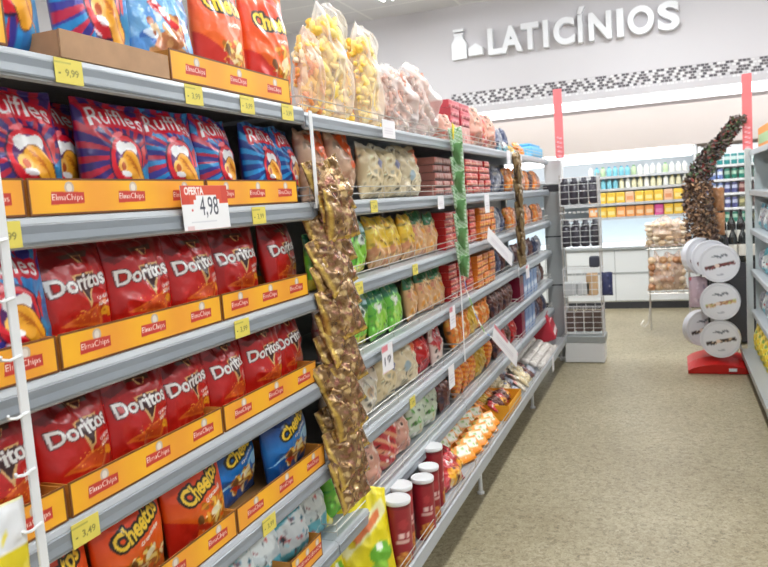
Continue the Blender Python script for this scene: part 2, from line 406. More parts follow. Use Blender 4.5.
# generic small packs
def d_generic(w, h, bg, layers, seed=0, px=500):
    c = Cv(w, h, bg, px); A = c.a; g = random.Random(seed)
    for L in layers:
        k = L[0]
        if k == 'band': c.paint((c.y > L[1] * A) & (c.y < L[2] * A), L[3])
        elif k == 'ell': c.ell(L[1], L[2] * A, L[3], L[4], L[5])
        elif k == 'blobs': c.blobs(L[1], L[2], L[3], L[4], L[5] if len(L) > 5 else (0, 0, 1, 1), seed)
        elif k == 'diag': c.paint(((c.x * L[1] + c.y * L[2]) % L[3]) < L[3] * L[4], L[5])
        elif k == 'poly': c.poly([(x, y * A) for x, y in L[1]], L[2])
    return c

ORD = ['first', 'second', 'third', 'fourth', 'fifth', 'sixth', 'seventh', 'eighth', 'ninth', 'tenth', 'eleventh', 'twelfth', 'thirteenth', 'fourteenth', 'fifteenth', 'sixteenth', 'seventeenth', 'eighteenth', 'nineteenth', 'twentieth', 'twenty-first', 'twenty-second', 'twenty-third', 'twenty-fourth', 'twenty-fifth', 'twenty-sixth']
ROWN = {1: 'top shelf', 2: 'second shelf down', 3: 'third shelf down', 4: 'fourth shelf down', 5: 'fifth shelf down', 6: 'sixth shelf down', 7: 'bottom tray'}
R90 = math.pi / 2
SZ = {1: 1.915, 2: 1.62, 3: 1.333, 4: 1.055, 5: .78, 6: .505}     # shelf top heights
XF = -1.05                                                      # shelf front plane
END = 7.05
BAYS = [(.45, 2.1), (2.1, 3.75), (3.75, 5.4), (5.4, 7.05)]
rnd = random.Random(11)

# ================================================================== the shop shell
def floor_mat():
    m, nt, b = new_mat('terrazzo_floor'); N = nt.nodes; L = nt.links
    tc = N.new('ShaderNodeTexCoord')
    def ramp(inp, stops):
        r = N.new('ShaderNodeValToRGB'); e = r.color_ramp.elements
        while len(e) < len(stops): e.new(.5)
        for q, (p, c) in zip(e, stops): q.position = p; q.color = (*lin(c), 1)
        L.new(inp, r.inputs['Fac']); return r.outputs['Color']
    v1 = N.new('ShaderNodeTexVoronoi'); v1.inputs['Scale'].default_value = 55; L.new(tc.outputs['Object'], v1.inputs['Vector'])
    sp = N.new('ShaderNodeSeparateColor'); L.new(v1.outputs['Color'], sp.inputs['Color'])
    a = ramp(sp.outputs[0], [(0, (112, 102, 80)), (.14, (150, 140, 114)), (.4, (172, 162, 136)), (.75, (182, 173, 148)), (1, (198, 190, 168))])
    v2 = N.new('ShaderNodeTexVoronoi'); v2.inputs['Scale'].default_value = 150; L.new(tc.outputs['Object'], v2.inputs['Vector'])
    s2 = N.new('ShaderNodeSeparateColor'); L.new(v2.outputs['Color'], s2.inputs['Color'])
    c2 = ramp(s2.outputs[1], [(0, (104, 94, 76)), (.14, (156, 145, 120)), (.5, (174, 164, 138)), (1, (192, 184, 160))])
    n = N.new('ShaderNodeTexNoise'); n.inputs['Scale'].default_value = 1.3; n.inputs['Detail'].default_value = 5; L.new(tc.outputs['Object'], n.inputs['Vector'])
    w = ramp(n.outputs['Fac'], [(.3, (228, 222, 210)), (.7, (255, 253, 246))])
    mx = N.new('ShaderNodeMix'); mx.data_type = 'RGBA'; mx.inputs['Factor'].default_value = .55; L.new(a, mx.inputs['A']); L.new(c2, mx.inputs['B'])
    ml = N.new('ShaderNodeMix'); ml.data_type = 'RGBA'; ml.blend_type = 'MULTIPLY'; ml.inputs['Factor'].default_value = 1; L.new(mx.outputs['Result'], ml.inputs['A']); L.new(w, ml.inputs['B'])
    L.new(ml.outputs['Result'], b.inputs['Base Color'])
    b.inputs['Roughness'].default_value = .38; b.inputs['Specular IOR Level'].default_value = .4
    return m
def ceil_mat():
    m, nt, b = new_mat('ceiling_panels'); N = nt.nodes; L = nt.links
    tc = N.new('ShaderNodeTexCoord'); br = N.new('ShaderNodeTexBrick'); br.offset = 0
    L.new(tc.outputs['Object'], br.inputs['Vector']); br.inputs['Scale'].default_value = 1
    br.inputs['Brick Width'].default_value = 1.25; br.inputs['Row Height'].default_value = .62; br.inputs['Mortar Size'].default_value = .018
    br.inputs['Color1'].default_value = (*lin((232, 232, 234)), 1); br.inputs['Color2'].default_value = (*lin((226, 226, 229)), 1); br.inputs['Mortar'].default_value = (*lin((246, 246, 246)), 1)
    L.new(br.outputs['Color'], b.inputs['Base Color']); b.inputs['Roughness'].default_value = .8
    return m
CZ = 4.12
def struct(name, mb, m): o = mb.obj(name, m); o['kind'] = 'structure'; return o
b = MB(); b.box((-6.5, -2.0, -.1), (5.5, 12.6, 0)); struct('floor', b, floor_mat())
b = MB(); b.box((-6.5, -2.0, CZ), (5.5, 12.6, CZ + .1)); struct('ceiling', b, ceil_mat())
b = MB(); b.box((-6.6, -2.0, 0), (-6.5, 12.6, CZ)); struct('wall_left', b, WALLM)
b = MB(); b.box((-6.5, 12.5, 0), (5.5, 12.6, CZ)); struct('wall_back', b, WALLM)
# dropped wall over the dairy fridges, with a soffit
b = MB(); b.box((-6.5, 9.85, 2.76), (5.5, 10.0, CZ)); struct('wall_over_fridge', b, mat('soffit_paint', (214, 210, 212), .7))
b = MB(); b.box((-6.5, 10.95, 0), (5.5, 11.05, 2.9)); struct('wall_behind_fridge', b, mat('recess_paint', (222, 214, 210), .7))
b = MB(); b.box((-6.5, 10.0, 2.9), (5.5, 10.95, 2.96)); struct('ceiling_recess', b, WALLM)
# mosaic band: grey and white tesserae
def mosaic_mesh():
    mb = MB(); g = random.Random(3); rows = 6; t = (2.985 - 2.785) / rows; tw = t * 1.35
    y = 9.842; x = -2.70; n = int((5.4 - x) / tw)
    for r in range(rows):
        off = (r % 2) * tw * .5; dark = False; left = 0
        for k in range(n):
            if left <= 0: dark = not dark; left = g.choice([1, 1, 2, 3]) if dark else g.choice([1, 1, 1, 2])
            left -= 1; dk = dark and r != 0
            col = g.choice([(96, 90, 94), (108, 102, 104), (84, 80, 86)]) if dk else g.choice([(222, 218, 218), (212, 208, 210), (228, 226, 226)])
            a = x + k * tw + off; z = 2.785 + r * t
            mb.add([(a + .003, y, z + .003), (a + tw - .003, y, z + .003), (a + tw - .003, y, z + t - .003), (a + .003, y, z + t - .003)], [(0, 1, 2, 3)], 0, col)
    mb.box((x, y + .001, 2.783), (5.4, 9.852, 2.987), 0, (196, 192, 192))
    return mb
struct('trim_1', mosaic_mesh(), MATTEATTR)
b = MB(); b.box((-6.5, 9.80, 2.705), (5.5, 9.8498, 2.782)); struct('trim_2', b, mat('soffit_edge', (205, 200, 202), .5))

# raised wall sign
sign = empty('wall_sign', (-.98, 9.85, 3.47))
tag(sign, 'white raised wall lettering LATICÍNIOS with a milk bottle emblem, above the mosaic band', 'sign')
LW = mat('sign_white', (240, 240, 242), .35)
for ch, x0, x1 in [('L', -2.147, -1.962), ('A', -1.995, -1.647), ('T', -1.737, -1.508), ('I', -1.438, -1.370), ('C', -1.308, -1.049), ('Í', -1.019, -.916), ('N', -.88, -.607), ('I', -.549, -.467), ('I_', 0, 0), ('O', -.421, -.118), ('S', -.078, .167)]:
    if ch == 'I_': continue
    hh = .335 if ch != 'Í' else .43
    if ch == 'T': x0, x1 = -1.715, -1.49
    if ch == 'A': x0, x1 = -1.985, -1.70
    o = link('letter', letter_mesh(ch, .035, .045, x1 - x0, hh, 'letter', LW), sign); o.location = (x0 + .98, -.0, -.06)
mb = MB()
prof = [(.0, 0), (.20, 0), (.20, .20), (.155, .27), (.155, .30), (.045, .30), (.045, .27), (0, .20)]
mb.add([(x - 1.66, -.07, z - .05) for x, z in prof] + [(x - 1.66, -.002, z - .05) for x, z in prof], [tuple(range(8)), tuple(range(15, 7, -1))] + [(i, i + 8, (i + 1) % 8 + 8, (i + 1) % 8) for i in range(8)])
mb.box((-1.625, -.07, .255), (-1.495, -.002, .28)); mb.box((-1.632, -.07, .30), (-1.488, -.002, .335))
mb.obj('bottle_emblem', LW, sign)
mb = MB()
mb.add([(-1.43, -.09, -.03), (-1.24, -.09, -.03), (-1.24, -.09, .06), (-1.33, -.09, .12), (-1.43, -.09, .07), (-1.43, -.002, -.03), (-1.24, -.002, -.03), (-1.24, -.002, .06), (-1.33, -.002, .12), (-1.43, -.002, .07)],
       [(0, 1, 2, 3, 4), (9, 8, 7, 6, 5), (0, 5, 6, 1), (1, 6, 7, 2), (2, 7, 8, 3), (3, 8, 9, 4), (4, 9, 5, 0)])
mb.obj('cheese_emblem', LW, sign)

# ceiling fittings: open twin tube battens, and the light they throw
def batten(x, y, label, L=1.9, pw=38):
    t = empty('ceiling_light', (x, y, CZ)); tag(t, label, 'ceiling light', 'twin tube ceiling lights')
    mb = MB(); mb.bbox((-.11, -L / 2, -.06), (.11, L / 2, 0), .01); mb.obj('housing', WHITEM, t)
    for s in (-1, 1):
        mb = MB(); mb.tube([(s * .06, -L / 2 + .04, -.085), (s * .06, L / 2 - .04, -.085)], .016, 10); mb.obj('tube', TUBEM, t)
    ld = bpy.data.lights.new('tube_light', 'AREA'); ld.shape = 'RECTANGLE'; ld.size = .22; ld.size_y = L; ld.energy = pw; ld.color = (.95, .985, 1)
    lo = bpy.data.objects.new('tube_light', ld); COL.objects.link(lo); lo.location = (x, y, CZ - .12)
LX = [(-3.1, 'row behind the shelving'), (-.2, 'row over the aisle'), (2.6, 'row past the shelving opposite')]
for (x, d) in LX:
    for y, q in ((-.9, 'first'), (2.0, 'second'), (4.9, 'third'), (7.8, 'fourth')):
        batten(x, y, f'white twin tube ceiling light, {q} in the {d}', pw={'first': 17, 'second': 24, 'third': 44, 'fourth': 36}[q])

# ================================================================== the long wall of shelving
def gondola(i, y0, y1, label, fence, side=1, levels=SZ, name='gondola_shelving'):
    """side=1: faces +X with its front at XF"""
    t = empty(name, (0, y0, 0)); tag(t, label, 'shelving unit', 'shelving bays along the aisle' if side == 1 else None)
    L = y1 - y0; e = .0015
    mb = MB(); mb.box((-1.53, e, .05), (-1.50, L - e, 1.98)); mb.obj('back_panel', BACKM, t)
    mb = MB(); mb.bbox((-1.50, e, 0), (-1.455, .04, 2.0), .004)
    for k in range(36): mb.box((-1.4555, .014, .2 + k * .05), (-1.4545, .026, .225 + k * .05), 1)
    mb.obj('upright', [STEELM, DARKM], t)
    for lv, z in levels.items():
        dz = 0 if not fence or lv > 1 else -.012
        z2 = z + dz
        mb = MB(); prof = [(-1.50, z2 - .02), (-1.062, z2 - .02), (-1.062, z2 - .05), (-1.056, z2 - .056), (-1.050, z2 - .052), (-1.050, z2 - .012), (-1.054, z2 - .003), (-1.062, z2), (-1.50, z2)]
        mb.prism(prof[::-1], e, L - e); s = mb.obj('shelf', SHELFM, t)
        mb = MB(); mb.prism([(-1.050, z2 - .048), (-1.0465, z2 - .048), (-1.0455, z2 - .044), (-1.0475, z2 - .030), (-1.0465, z2 - .016), (-1.050, z2 - .014)], .004, L - .004)
        mb.obj('price_rail', RAILM, s)
        if fence:
            mb = MB()
            for h in (.022, .048): mb.tube([(-1.30, .012, z2 + h), (-1.068, .012, z2 + h), (-1.066, .016, z2 + h), (-1.066, L - .016, z2 + h), (-1.068, L - .012, z2 + h), (-1.30, L - .012, z2 + h)], .0022, 5)
            k = .03
            while k < L - .02: mb.tube([(-1.066, k, z2 + .001), (-1.066, k, z2 + .05)], .0016, 4); k += .33
            mb.obj('wire_fence', WIREM, s)
    mb = MB(); mb.prism([(-1.50, .20), (-.945, .20), (-.935, .195), (-.925, .205), (-.925, .262), (-.932, .268), (-.940, .262), (-.945, .222), (-1.50, .222)][::-1], e, L - e)
    tr = mb.obj('base_tray', SHELFM, t)
    mb = MB()
    for h in (.02, .045): mb.tube([(-.933, .01, .262 + h), (-.933, L - .01, .262 + h)], .002, 5)
    k = .03
    while k < L - .02: mb.tube([(-.933, k, .262), (-.933, k, .31)], .0016, 4); k += .33
    mb.obj('wire_fence', WIREM, tr)
    mb = MB(); mb.box((-1.32, e, .0), (-1.30, L - e, .20)); mb.obj('kick_plate', RAILM, t)
    mb = MB(); mb.tube([(-1.0, -.0 + .02, .0), (-1.0, .02, .2)], .011, 8); mb.lathe([(.02, 0), (.02, .008), (.012, .014)], (-1.0, .02, 0), 10); mb.obj('leg', WHITEM, t)
    if i == 3:
        mb = MB(); mb.tube([(-1.0, L - .03, .0), (-1.0, L - .03, .2)], .011, 8); mb.obj('leg', WHITEM, t)
        mb = MB(); mb.bbox((-1.50, L - .02, 0), (-1.455, L + .02, 2.0), .004); mb.obj('upright', STEELM, t)
    return t
gondola(0, *BAYS[0], 'grey shelving bay of crisp bags, nearest the camera, before the gold foil strip', False)
bpy.data.objects['gondola_shelving']['label'] = 'grey steel shelving bay full of crisp bags, up to the gold foil strip'
gondola(1, *BAYS[1], 'grey steel shelving bay from the gold foil strip to the green twisted strip', True)
gondola(2, *BAYS[2], 'grey steel shelving bay between the green twisted strip and the brown strip', True)
gondola(3, *BAYS[3], 'grey steel shelving bay at the end of the row, beside the wire basket rack', True)

# ================================================================== near bay: bags of crisps
def put(me, name, x, y, z, yaw=0.0, lean=0.0, label=None, cat=None, group=None, side=1, parent=None, roll=0.0, sc=1.0):
    o = link(name, me, parent); o.location = (x, y, z); o.rotation_euler = (lean, roll, side * R90 + yaw)
    if sc != 1.0: o.scale = (sc, sc, sc)
    return tag(o, label, cat, group)
NU, NV = 84, 100
bags = {}
for k in ('purple', 'blue', 'mix'):
    for s in (0, 1):
        c, w, h = design_ruffles(k, s); bags[k, s] = bag_mesh('ridged_crisp_bag', c, w * 1.06, .236, .085, NU, NV, 11 + s * 7 + len(k), .9, back=(60, 50, 120), seal=.05)
for s in range(4):
    c, w, h = design_doritos(s); bags['dor', s] = bag_mesh('tortilla_chip_bag', c, w * 1.06, .232, .085, NU, NV, 31 + s * 5, 1.15, back=(150, 20, 22), seal=.05)
for k, s in (('orange', 0), ('orange', 1), ('blue', 0)):
    c, w, h = design_cheetos(k, s); bags['che', k, s] = bag_mesh('cheese_puff_bag', c, w * (1.25 if k == 'blue' else 1), .228, .085, NU, NV, 61 + s * 3, 1.0, back=(200, 80, 30) if k == 'orange' else (20, 60, 130), seal=.05)

CX = -1.128
def bag(kind, key, y, z, label, dx=0.0, yaw=0.0, lean=-.06, roll=0.0, cat='crisp bag', group=None, sc=1.0):
    nm = {'r': 'ridged_crisp_bag', 'd': 'tortilla_chip_bag', 'c': 'cheese_puff_bag'}[kind]
    return put(bags[key], nm, CX + dx, y, z, yaw, lean, label, cat, group, roll=roll, sc=sc)
R2 = 'ridged crisp bags on the second shelf down'
z = SZ[2] + .004
bag('r', ('purple', 0), 1.06, z, 'purple crisp bag with red rays, first at the near end, second shelf down', group=R2, yaw=.02)
bag('r', ('purple', 1), 1.20, z, 'purple crisp bag mostly hidden in the gap between two others, second shelf down', dx=-.055, yaw=.15, group=R2)
bag('r', ('purple', 1), 1.32, z, 'purple and red rayed crisp bag, second fully seen, second shelf down', group=R2, roll=.01)
bag('r', ('mix', 0), 1.510, z, 'purple and blue crisp bag above the 4,98 offer sign, second shelf down', group=R2, yaw=-.03)
bag('r', ('mix', 1), 1.725, z, 'purple and blue crisp bag just past the 4,98 offer sign, second shelf down', group=R2, yaw=.16, dx=-.01)
bag('r', ('blue', 1), 1.87, z, 'dark blue crisp bag set back in shadow between two others, second shelf down', dx=-.12, yaw=.2, group=R2)
bag('r', ('blue', 0), 1.955, z, 'blue crisp bag with pale blue rays, last but one before gold strip, second shelf down', group=R2, yaw=.05)
bag('r', ('blue', 1), 2.125, z - .001, 'blue crisp bag touching the gold foil strip, second shelf down', dx=-.02, yaw=.22, group=R2)
R3 = 'crisp bags on the third shelf down'
z = SZ[3] + .004
bag('r', ('mix', 1), .985, z, 'purple crisp bag with open mouth print, beside the white wire strip, third shelf down', group=R3)
bag('d', ('dor', 0), 1.165, z, 'red tortilla chip bag next to the purple crisp bag, third shelf down', dx=-.012, yaw=.06, group=R3)
bag('d', ('dor', 1), 1.358, z, 'red tortilla chip bag, second after the purple crisp bag, third shelf down', group=R3, yaw=-.02)
bag('d', ('dor', 2), 1.556, z, 'red tortilla chip bag, third after the purple crisp bag, third shelf down', group=R3, yaw=.03)
bag('d', ('dor', 3), 1.800, z, 'dark red creased tortilla chip bag standing after a gap, third shelf down', dx=-.03, yaw=-.08, group=R3)
bag('d', ('dor', 0), 2.055, z, 'red tortilla chip bag beside the gold foil strip, third shelf down', dx=-.03, yaw=.1, group=R3)
R4 = 'tortilla chip bags on the fourth shelf down'
z = SZ[4] + .004
for i, (y, s, dx, yaw) in enumerate([(.925, 1, 0, 0), (1.115, 2, 0, .04), (1.300, 3, .0, -.02), (1.485, 0, -.008, .05), (1.665, 2, -.004, .1), (1.855, 1, 0, -.05), (2.045, 3, -.02, .08)]):
    lab = ['red tortilla chip bag behind the white wire strip, fourth shelf down'] + [f'red tortilla chip bag, {q} past the white wire strip, fourth shelf down' for q in ORD[:5]] + ['red tortilla chip bag beside the gold foil strip, fourth shelf down']
    bag('d', ('dor', s), y, z, lab[i], dx=dx, yaw=yaw, group=R4, roll=rnd.uniform(-.05, .05), sc=.95)
R5 = 'cheese puff bags on the fifth shelf down'
z = SZ[5] + .004
bag('c', ('che', 'orange', 1), 1.00, z, 'orange cheese puff bag lowest at the near end behind a yellow tag, fifth shelf down', group=R5)
bag('c', ('che', 'orange', 0), 1.235, z, 'orange cheese puff bag in the middle of three, fifth shelf down', group=R5, yaw=.02)
bag('c', ('che', 'orange', 1), 1.475, z, 'orange cheese puff bag next to the blue one, fifth shelf down', group=R5, yaw=-.03)
bag('c', ('che', 'blue', 0), 1.715, z, 'dark blue cheese puff bag set back behind its neighbour, fifth shelf down', dx=-.05, yaw=.10, group=R5)
bag('c', ('che', 'blue', 0), 1.965, z, 'glossy blue cheese puff bag near the gold foil strip, fifth shelf down', dx=-.01, yaw=.05, group=R5, roll=-.03)

# display cartons with printed yellow lips
def carton(y0, y1, zs, label, seed, hh=.068, dep=.30, x=-1.058, h2=None):
    L = y1 - y0; c = strip_design(L, seed, hh)
    t = empty('display_carton', (x, (y0 + y1) / 2, zs), R90); tag(t, label, 'display carton', 'yellow display cartons')
    o = link('printed_front', card_mesh('printed_front', c, L, hh, .003, max(12, int(L * 800)), 44, PRINT, (150, 96, 40)), t); o.location = (0, .0015, 0)
    mb = MB(); mb.box((-L / 2, .0035, .0005), (L / 2, dep, .0025), 0, (188, 140, 84))
    for s in (-1, 1): mb.box((s * L / 2 - (.003 if s > 0 else 0), .0035, .003), (s * L / 2 + (.003 if s < 0 else 0), dep, hh * .95), 0, (196, 132, 52))
    mb.box((-L / 2 + .004, dep - .004, .003), (L / 2 - .004, dep, hh), 0, (196, 132, 52))
    mb.obj('tray', MATTEATTR, t)
for lv, spans in {2: [(.56, 1.000), (1.008, 1.548), (1.556, 2.03)], 3: [(.56, 1.030), (1.038, 1.568), (1.575, 2.05)], 4: [(.54, 1.010), (1.02, 1.528), (1.536, 2.06)], 5: [(.56, 1.02), (1.03, 1.545), (1.552, 2.07)]}.items():
    for k, (a, b_) in enumerate(spans):
        carton(a, b_, SZ[lv] + .0008, f"yellow printed display carton lip, {['at the near end', 'middle one', 'beside the gold foil strip'][k]}, {ROWN[lv]}", lv + k)

# ---- top shelf, near bay
zt = SZ[1]
TOPB = {}
c, w, h = design_ruffles('mix', 0); TOPB['r0'] = bag_mesh('ridged_crisp_bag', c, .225, .33, .10, NU, NV, 91, 1.0, back=(60, 50, 120))
c, w, h = design_ruffles('mix', 1); TOPB['r1'] = bag_mesh('ridged_crisp_bag', c, .225, .33, .10, NU, NV, 95, 1.0, back=(60, 50, 120))
for s in (0, 1):
    c, w, h = design_cheetos('tall', s); TOPB['c%d' % s] = bag_mesh('cheese_puff_bag', c, .255, .36, .10, NU, NV, 97 + s, 1.0, back=(220, 90, 30))
c = Cv(.24, .34, (120, 178, 222)); A = c.a
c.blobs(26, [(214, 226, 240), (90, 150, 214), (60, 110, 190), (230, 240, 248)], .05, .16, seed=4); c.ell(.45, .3 * A, .26, .12, (196, 120, 70), .5); c.blobs(20, [(222, 160, 96), (176, 96, 56), (240, 206, 160)], .03, .08, (.2, .15, .7, .5), 9); c.poly([(.2, .55 * A), (.55, .38 * A), (.62, .42 * A), (.3, .62 * A)], (196, 40, 44))
TOPB['x'] = bag_mesh('pastry_snack_bag', c, .24, .34, .10, NU, NV, 99, 1.5, back=(180, 200, 220), m=attr_mat('glossy_wrap', .12, 0, .5, 30, .6))
TG = 'snack bags along the top shelf'
put(TOPB['r0'], 'ridged_crisp_bag', -1.155, 1.065, zt + .004, .02, -.05, 'purple crisp bag first on the top shelf, beside the cut-off yellow box', 'crisp bag', TG)
put(TOPB['r1'], 'ridged_crisp_bag', -1.165, 1.335, zt + .008, .0, -.05, 'crisp bag with chip and red mouth print standing in the brown cardboard tray', 'crisp bag', TG)
put(TOPB['x'], 'pastry_snack_bag', -1.165, 1.565, zt + .008, .03, -.05, 'shiny pale blue snack bag beside orange bags on the top shelf', 'snack bag', TG)
put(TOPB['c0'], 'cheese_puff_bag', -1.15, 1.815, zt + .004, .04, -.04, 'tall orange cheese puff bag next to the pale blue bag, top shelf', 'crisp bag', TG)
put(TOPB['c1'], 'cheese_puff_bag', -1.15, 2.085, zt + .004, -.03, -.04, 'tall orange cheese puff bag at the far end of the yellow box, top shelf', 'crisp bag', TG)
mb = MB(); y0, y1 = 1.125, 1.452
mb.bbox((-1.062, y0, zt + .001), (-1.058, y1, zt + .054), .0008); mb.box((-1.42, y0, zt + .001), (-1.063, y1, zt + .004)); mb.box((-1.42, y0, zt + .005), (-1.063, y0 + .004, zt + .052)); mb.box((-1.42, y1 - .004, zt + .005), (-1.063, y1, zt + .052))
tag(mb.obj('cardboard_tray', KRAFT), 'plain brown cardboard tray at the edge of the top shelf', 'cardboard tray')
carton(1.458, 2.035, zt + .0008, 'yellow printed display carton under the tall orange bags, top shelf', 3, .072)
carton(.56, 1.003, zt + .0008, 'yellow printed box cut off at the near end of the top shelf', 8, .10)

# ---- price tags in the rails
def tag_mesh(txt, w=.07, h=.046, base=(226, 208, 92)):
    c = Cv(w, h, base, 2600); A = c.a
    c.text(txt, .60, .42 * A, .48, .22, (128, 120, 56), bold=.01); c.paint((c.y > .80 * A) & (c.y < .86 * A) & (c.x < .6), (170, 160, 70)); c.ell(.16, .4 * A, .045, .02, (120, 112, 50))
    return card_mesh('price_tag', c, w, h, .0012, 44, 30, PRINT, base)
TAGS = {t: tag_mesh(t) for t in ('9,99', '3,99', '3,49')}
def ptag(txt, y, lv, label, w=1, dz=0, yw=0):
    o = put(TAGS[txt], 'price_tag', -1.0448, y, SZ[lv] - .0515 + dz, yw, 0, label, 'price tag', 'yellow price tags on the shelf rails'); o.scale = (w, 1, 1)
ptag('9,99', 1.125, 1, 'yellow price tag 9,99, first under the brown cardboard tray, top shelf edge')
ptag('3,99', 1.52, 1, 'yellow price tag under the pale blue bag, top shelf edge')
ptag('3,99', 1.76, 1, 'yellow price tag under the tall orange bags, top shelf edge')
ptag('3,99', 1.985, 1, 'yellow price tag last before the gold strip, top shelf edge')
ptag('9,99', .935, 2, 'yellow price tag at the near end of the second shelf edge')
ptag('3,99', 1.77, 2, 'yellow price tag just past the 4,98 offer sign, second shelf edge')
ptag('3,99', 1.635, 3, 'yellow price tag on the third shelf edge, below the red tortilla bags')
ptag('3,49', 1.035, 4, 'yellow price tag 3,49 above the orange cheese puff bags, fourth shelf edge')
ptag('3,99', 1.68, 5, 'yellow price tag above the turquoise packets, fifth shelf edge')
# offer sign
c = Cv(.19, .105, (244, 242, 242), 2000); A = c.a
c.paint(c.y > .58 * A, (214, 78, 50)); c.paint((c.y > .5 * A) & ((c.x < .16) | (c.x > .86)) & (c.y > .6 * A), (206, 66, 46))
c.paint((c.y > .5 * A) & (c.y < .68 * A) & (c.x > .24) & (c.x < .80), (244, 242, 242)); c.paint((c.y > .4 * A) & (c.y < .78 * A) & (c.x > .30) & (c.x < .74), (244, 242, 242))
c.text('OFERTA', .27, .88 * A, .40, .10, (250, 240, 236), bold=.04); c.text('4,98', .56, .50 * A, .40, .27, (70, 70, 82), bold=.0)
c.paint((c.y > .17 * A) & (c.y < .19 * A) & (c.x > .15) & (c.x < .7), (200, 200, 205)); c.ell(.2, .45 * A, .02, .015, (206, 90, 80)); c.paint((c.y < .10 * A) & (c.x > .06) & (c.x < .2), (230, 200, 200))
o = put(card_mesh('offer_sign', c, .19, .105, .0015, 110, 64, PRINT, (240, 240, 240)), 'offer_sign', -1.037, 1.517, 1.568, .0, -.03, 'white and red offer sign reading 4,98 on the second shelf edge', 'price sign')
# ================================================================== white wire ladder strip at the near end
t = empty('wire_clip_strip', (-.965, .845, .95)); tag(t, 'white wire ladder strip hanging before the first bags at the near end', 'hanging strip')
mb = MB()
mb.bbox((-.002, .006, -.2), (.003, .024, .80), .0012)
mb.obj('rail', WHITEM, t)
for k in range(10):
    mb = MB(); zz = -.10 + k * .092
    mb.tube([(.004, .018, zz), (.006, -.006, zz - .003), (.010, -.026, zz + .002), (.016, -.030, zz + .008)], .0026, 6)
    mb.obj('hook', WHITEM, t)
c = d_generic(.12, .2, (226, 206, 40), [('band', 0, .62, (226, 204, 30)), ('band', .62, 1, (232, 232, 232)), ('ell', .3, .8, .1, .1, (206, 208, 212)), ('blobs', 8, [(240, 222, 90)], .05, .12)], 3)
put(bag_mesh('snack_pouch', c, .10, .19, .03, 26, 34, 5, .8, back=(230, 220, 120)), 'snack_pouch', -.985, .800, .985, .0, 0, 'yellow and white pouch hanging low on the white wire strip', 'snack pouch')

# ================================================================== gold foil clip strip
def clip_strip(name, y, x, z0, z1, label, m=WHITEM, wd=.022):
    mb = MB(); mb.box((x - .0008, y - wd / 2, z0), (x + .0008, y + wd / 2, z1)); return tag(mb.obj(name, m), label, 'hanging strip')
c = d_generic(.16, .20, (142, 108, 68), [('blobs', 70, [(186, 146, 84), (110, 76, 50), (134, 82, 62), (208, 172, 116), (90, 62, 46), (160, 110, 90), (226, 196, 140)], .02, .10),
    ('poly', [(.02, .02), (.1, .02), (.1, .98), (.02, .98)], (214, 178, 84)), ('poly', [(0, 0), (1, 0), (1, .09), (0, .09)], (220, 182, 84)), ('blobs', 26, [(140, 74, 64), (176, 116, 96), (196, 166, 130), (90, 60, 50)], .02, .06, (.2, .15, .9, .85))], 8)
GP = [bag_mesh('foil_snack_pack', c, .18, .215, .045, 44, 50, 200 + 9 * k, 2.4, m=GOLDF, back=(190, 150, 80), seal=.07, lump=.5) for k in range(4)]
def pack_at(me, name, x, y, z, rx, ry, rz, label, cat, group, sc=1):
    o = link(name, me); o.location = (x, y, z); o.rotation_mode = 'XYZ'; o.rotation_euler = (rx, ry, rz); o.scale = (sc, sc, sc); return tag(o, label, cat, group)
mb = MB(); mb.box((-1.0288, 2.089, 1.60), (-1.0272, 2.111, 1.90)); mb.box((-1.041, 2.15, .62), (-1.040, 2.158, 1.64)); mb.box((-1.0402, 2.10, 1.60), (-1.0272, 2.158, 1.612))
tag(mb.obj('clip_strip', WHITEM), 'white hanging strip carrying the gold foil packs', 'hanging strip')
n = 13
for k in range(n):
    zz = 1.62 - k * .079
    pack_at(GP[k % 4], 'foil_snack_pack', -1.0 + .012 * (k % 2), 2.19 - .0035 * k + .012 * math.sin(k * 2.1), zz - .05, -.10 + .10 * math.sin(k * 1.7), -.26 + .10 * math.sin(k * 1.3), R90 + .18 * math.sin(k * 2.3) - .35,
            f'gold foil snack pack, {ORD[k]} from the top of the gold hanging strip', 'snack pack', 'gold foil packs on the hanging strip', .88 + .04 * math.sin(k * 3.1))

# ================================================================== goods in the further bays
def small(kind):
    return SM[kind]
SM = {}
def mkbag(key, w, h, d, bg, layers, seed, m=None, cr=1.7, nu=34, nv=40, back=None):
    g = random.Random(seed); b0 = np.array(bg, float); pal = [tuple(np.clip(b0 * f + q, 0, 255)) for f, q in ((.4, 0), (.7, 10), (1, 60), (.6, 110), (.3, 20))]
    for L in layers:
        if L[0] == 'blobs': pal += [tuple(np.array(x) * .7) for x in L[2]] + list(L[2])
    layers = list(layers) + [('blobs', 60, pal, .014, .06)]
    SM[key] = bag_mesh(key, d_generic(w, h, bg, layers, seed, 420), w, h, d, nu, nv, seed, cr, m, back)
mkbag('green1', .20, .21, .08, (96, 176, 44), [('band', .62, 1, (28, 92, 62)), ('band', 0, .2, (214, 196, 60)), ('ell', .5, .42, .34, .24, (140, 204, 60)), ('ell', .62, .60, .13, .12, (236, 240, 232)), ('ell', .64, .6, .06, .06, (60, 80, 60)), ('poly', [(.4, .8), (.8, .95), (.9, .7)], (176, 206, 210))], 301)
mkbag('green2', .19, .20, .08, (110, 190, 60), [('band', .7, 1, (40, 120, 80)), ('ell', .5, .35, .36, .22, (150, 210, 70)), ('ell', .42, .58, .13, .12, (240, 244, 236)), ('blobs', 6, [(60, 150, 60), (200, 226, 120)], .05, .12)], 305)
mkbag('yellow', .19, .20, .08, (232, 190, 56), [('band', 0, .38, (206, 158, 110)), ('blobs', 26, [(246, 208, 60), (240, 180, 40), (250, 224, 120)], .05, .12, (0, .4, 1, 1)), ('blobs', 12, [(196, 130, 90), (226, 180, 140)], .04, .09, (0, 0, 1, .4))], 311)
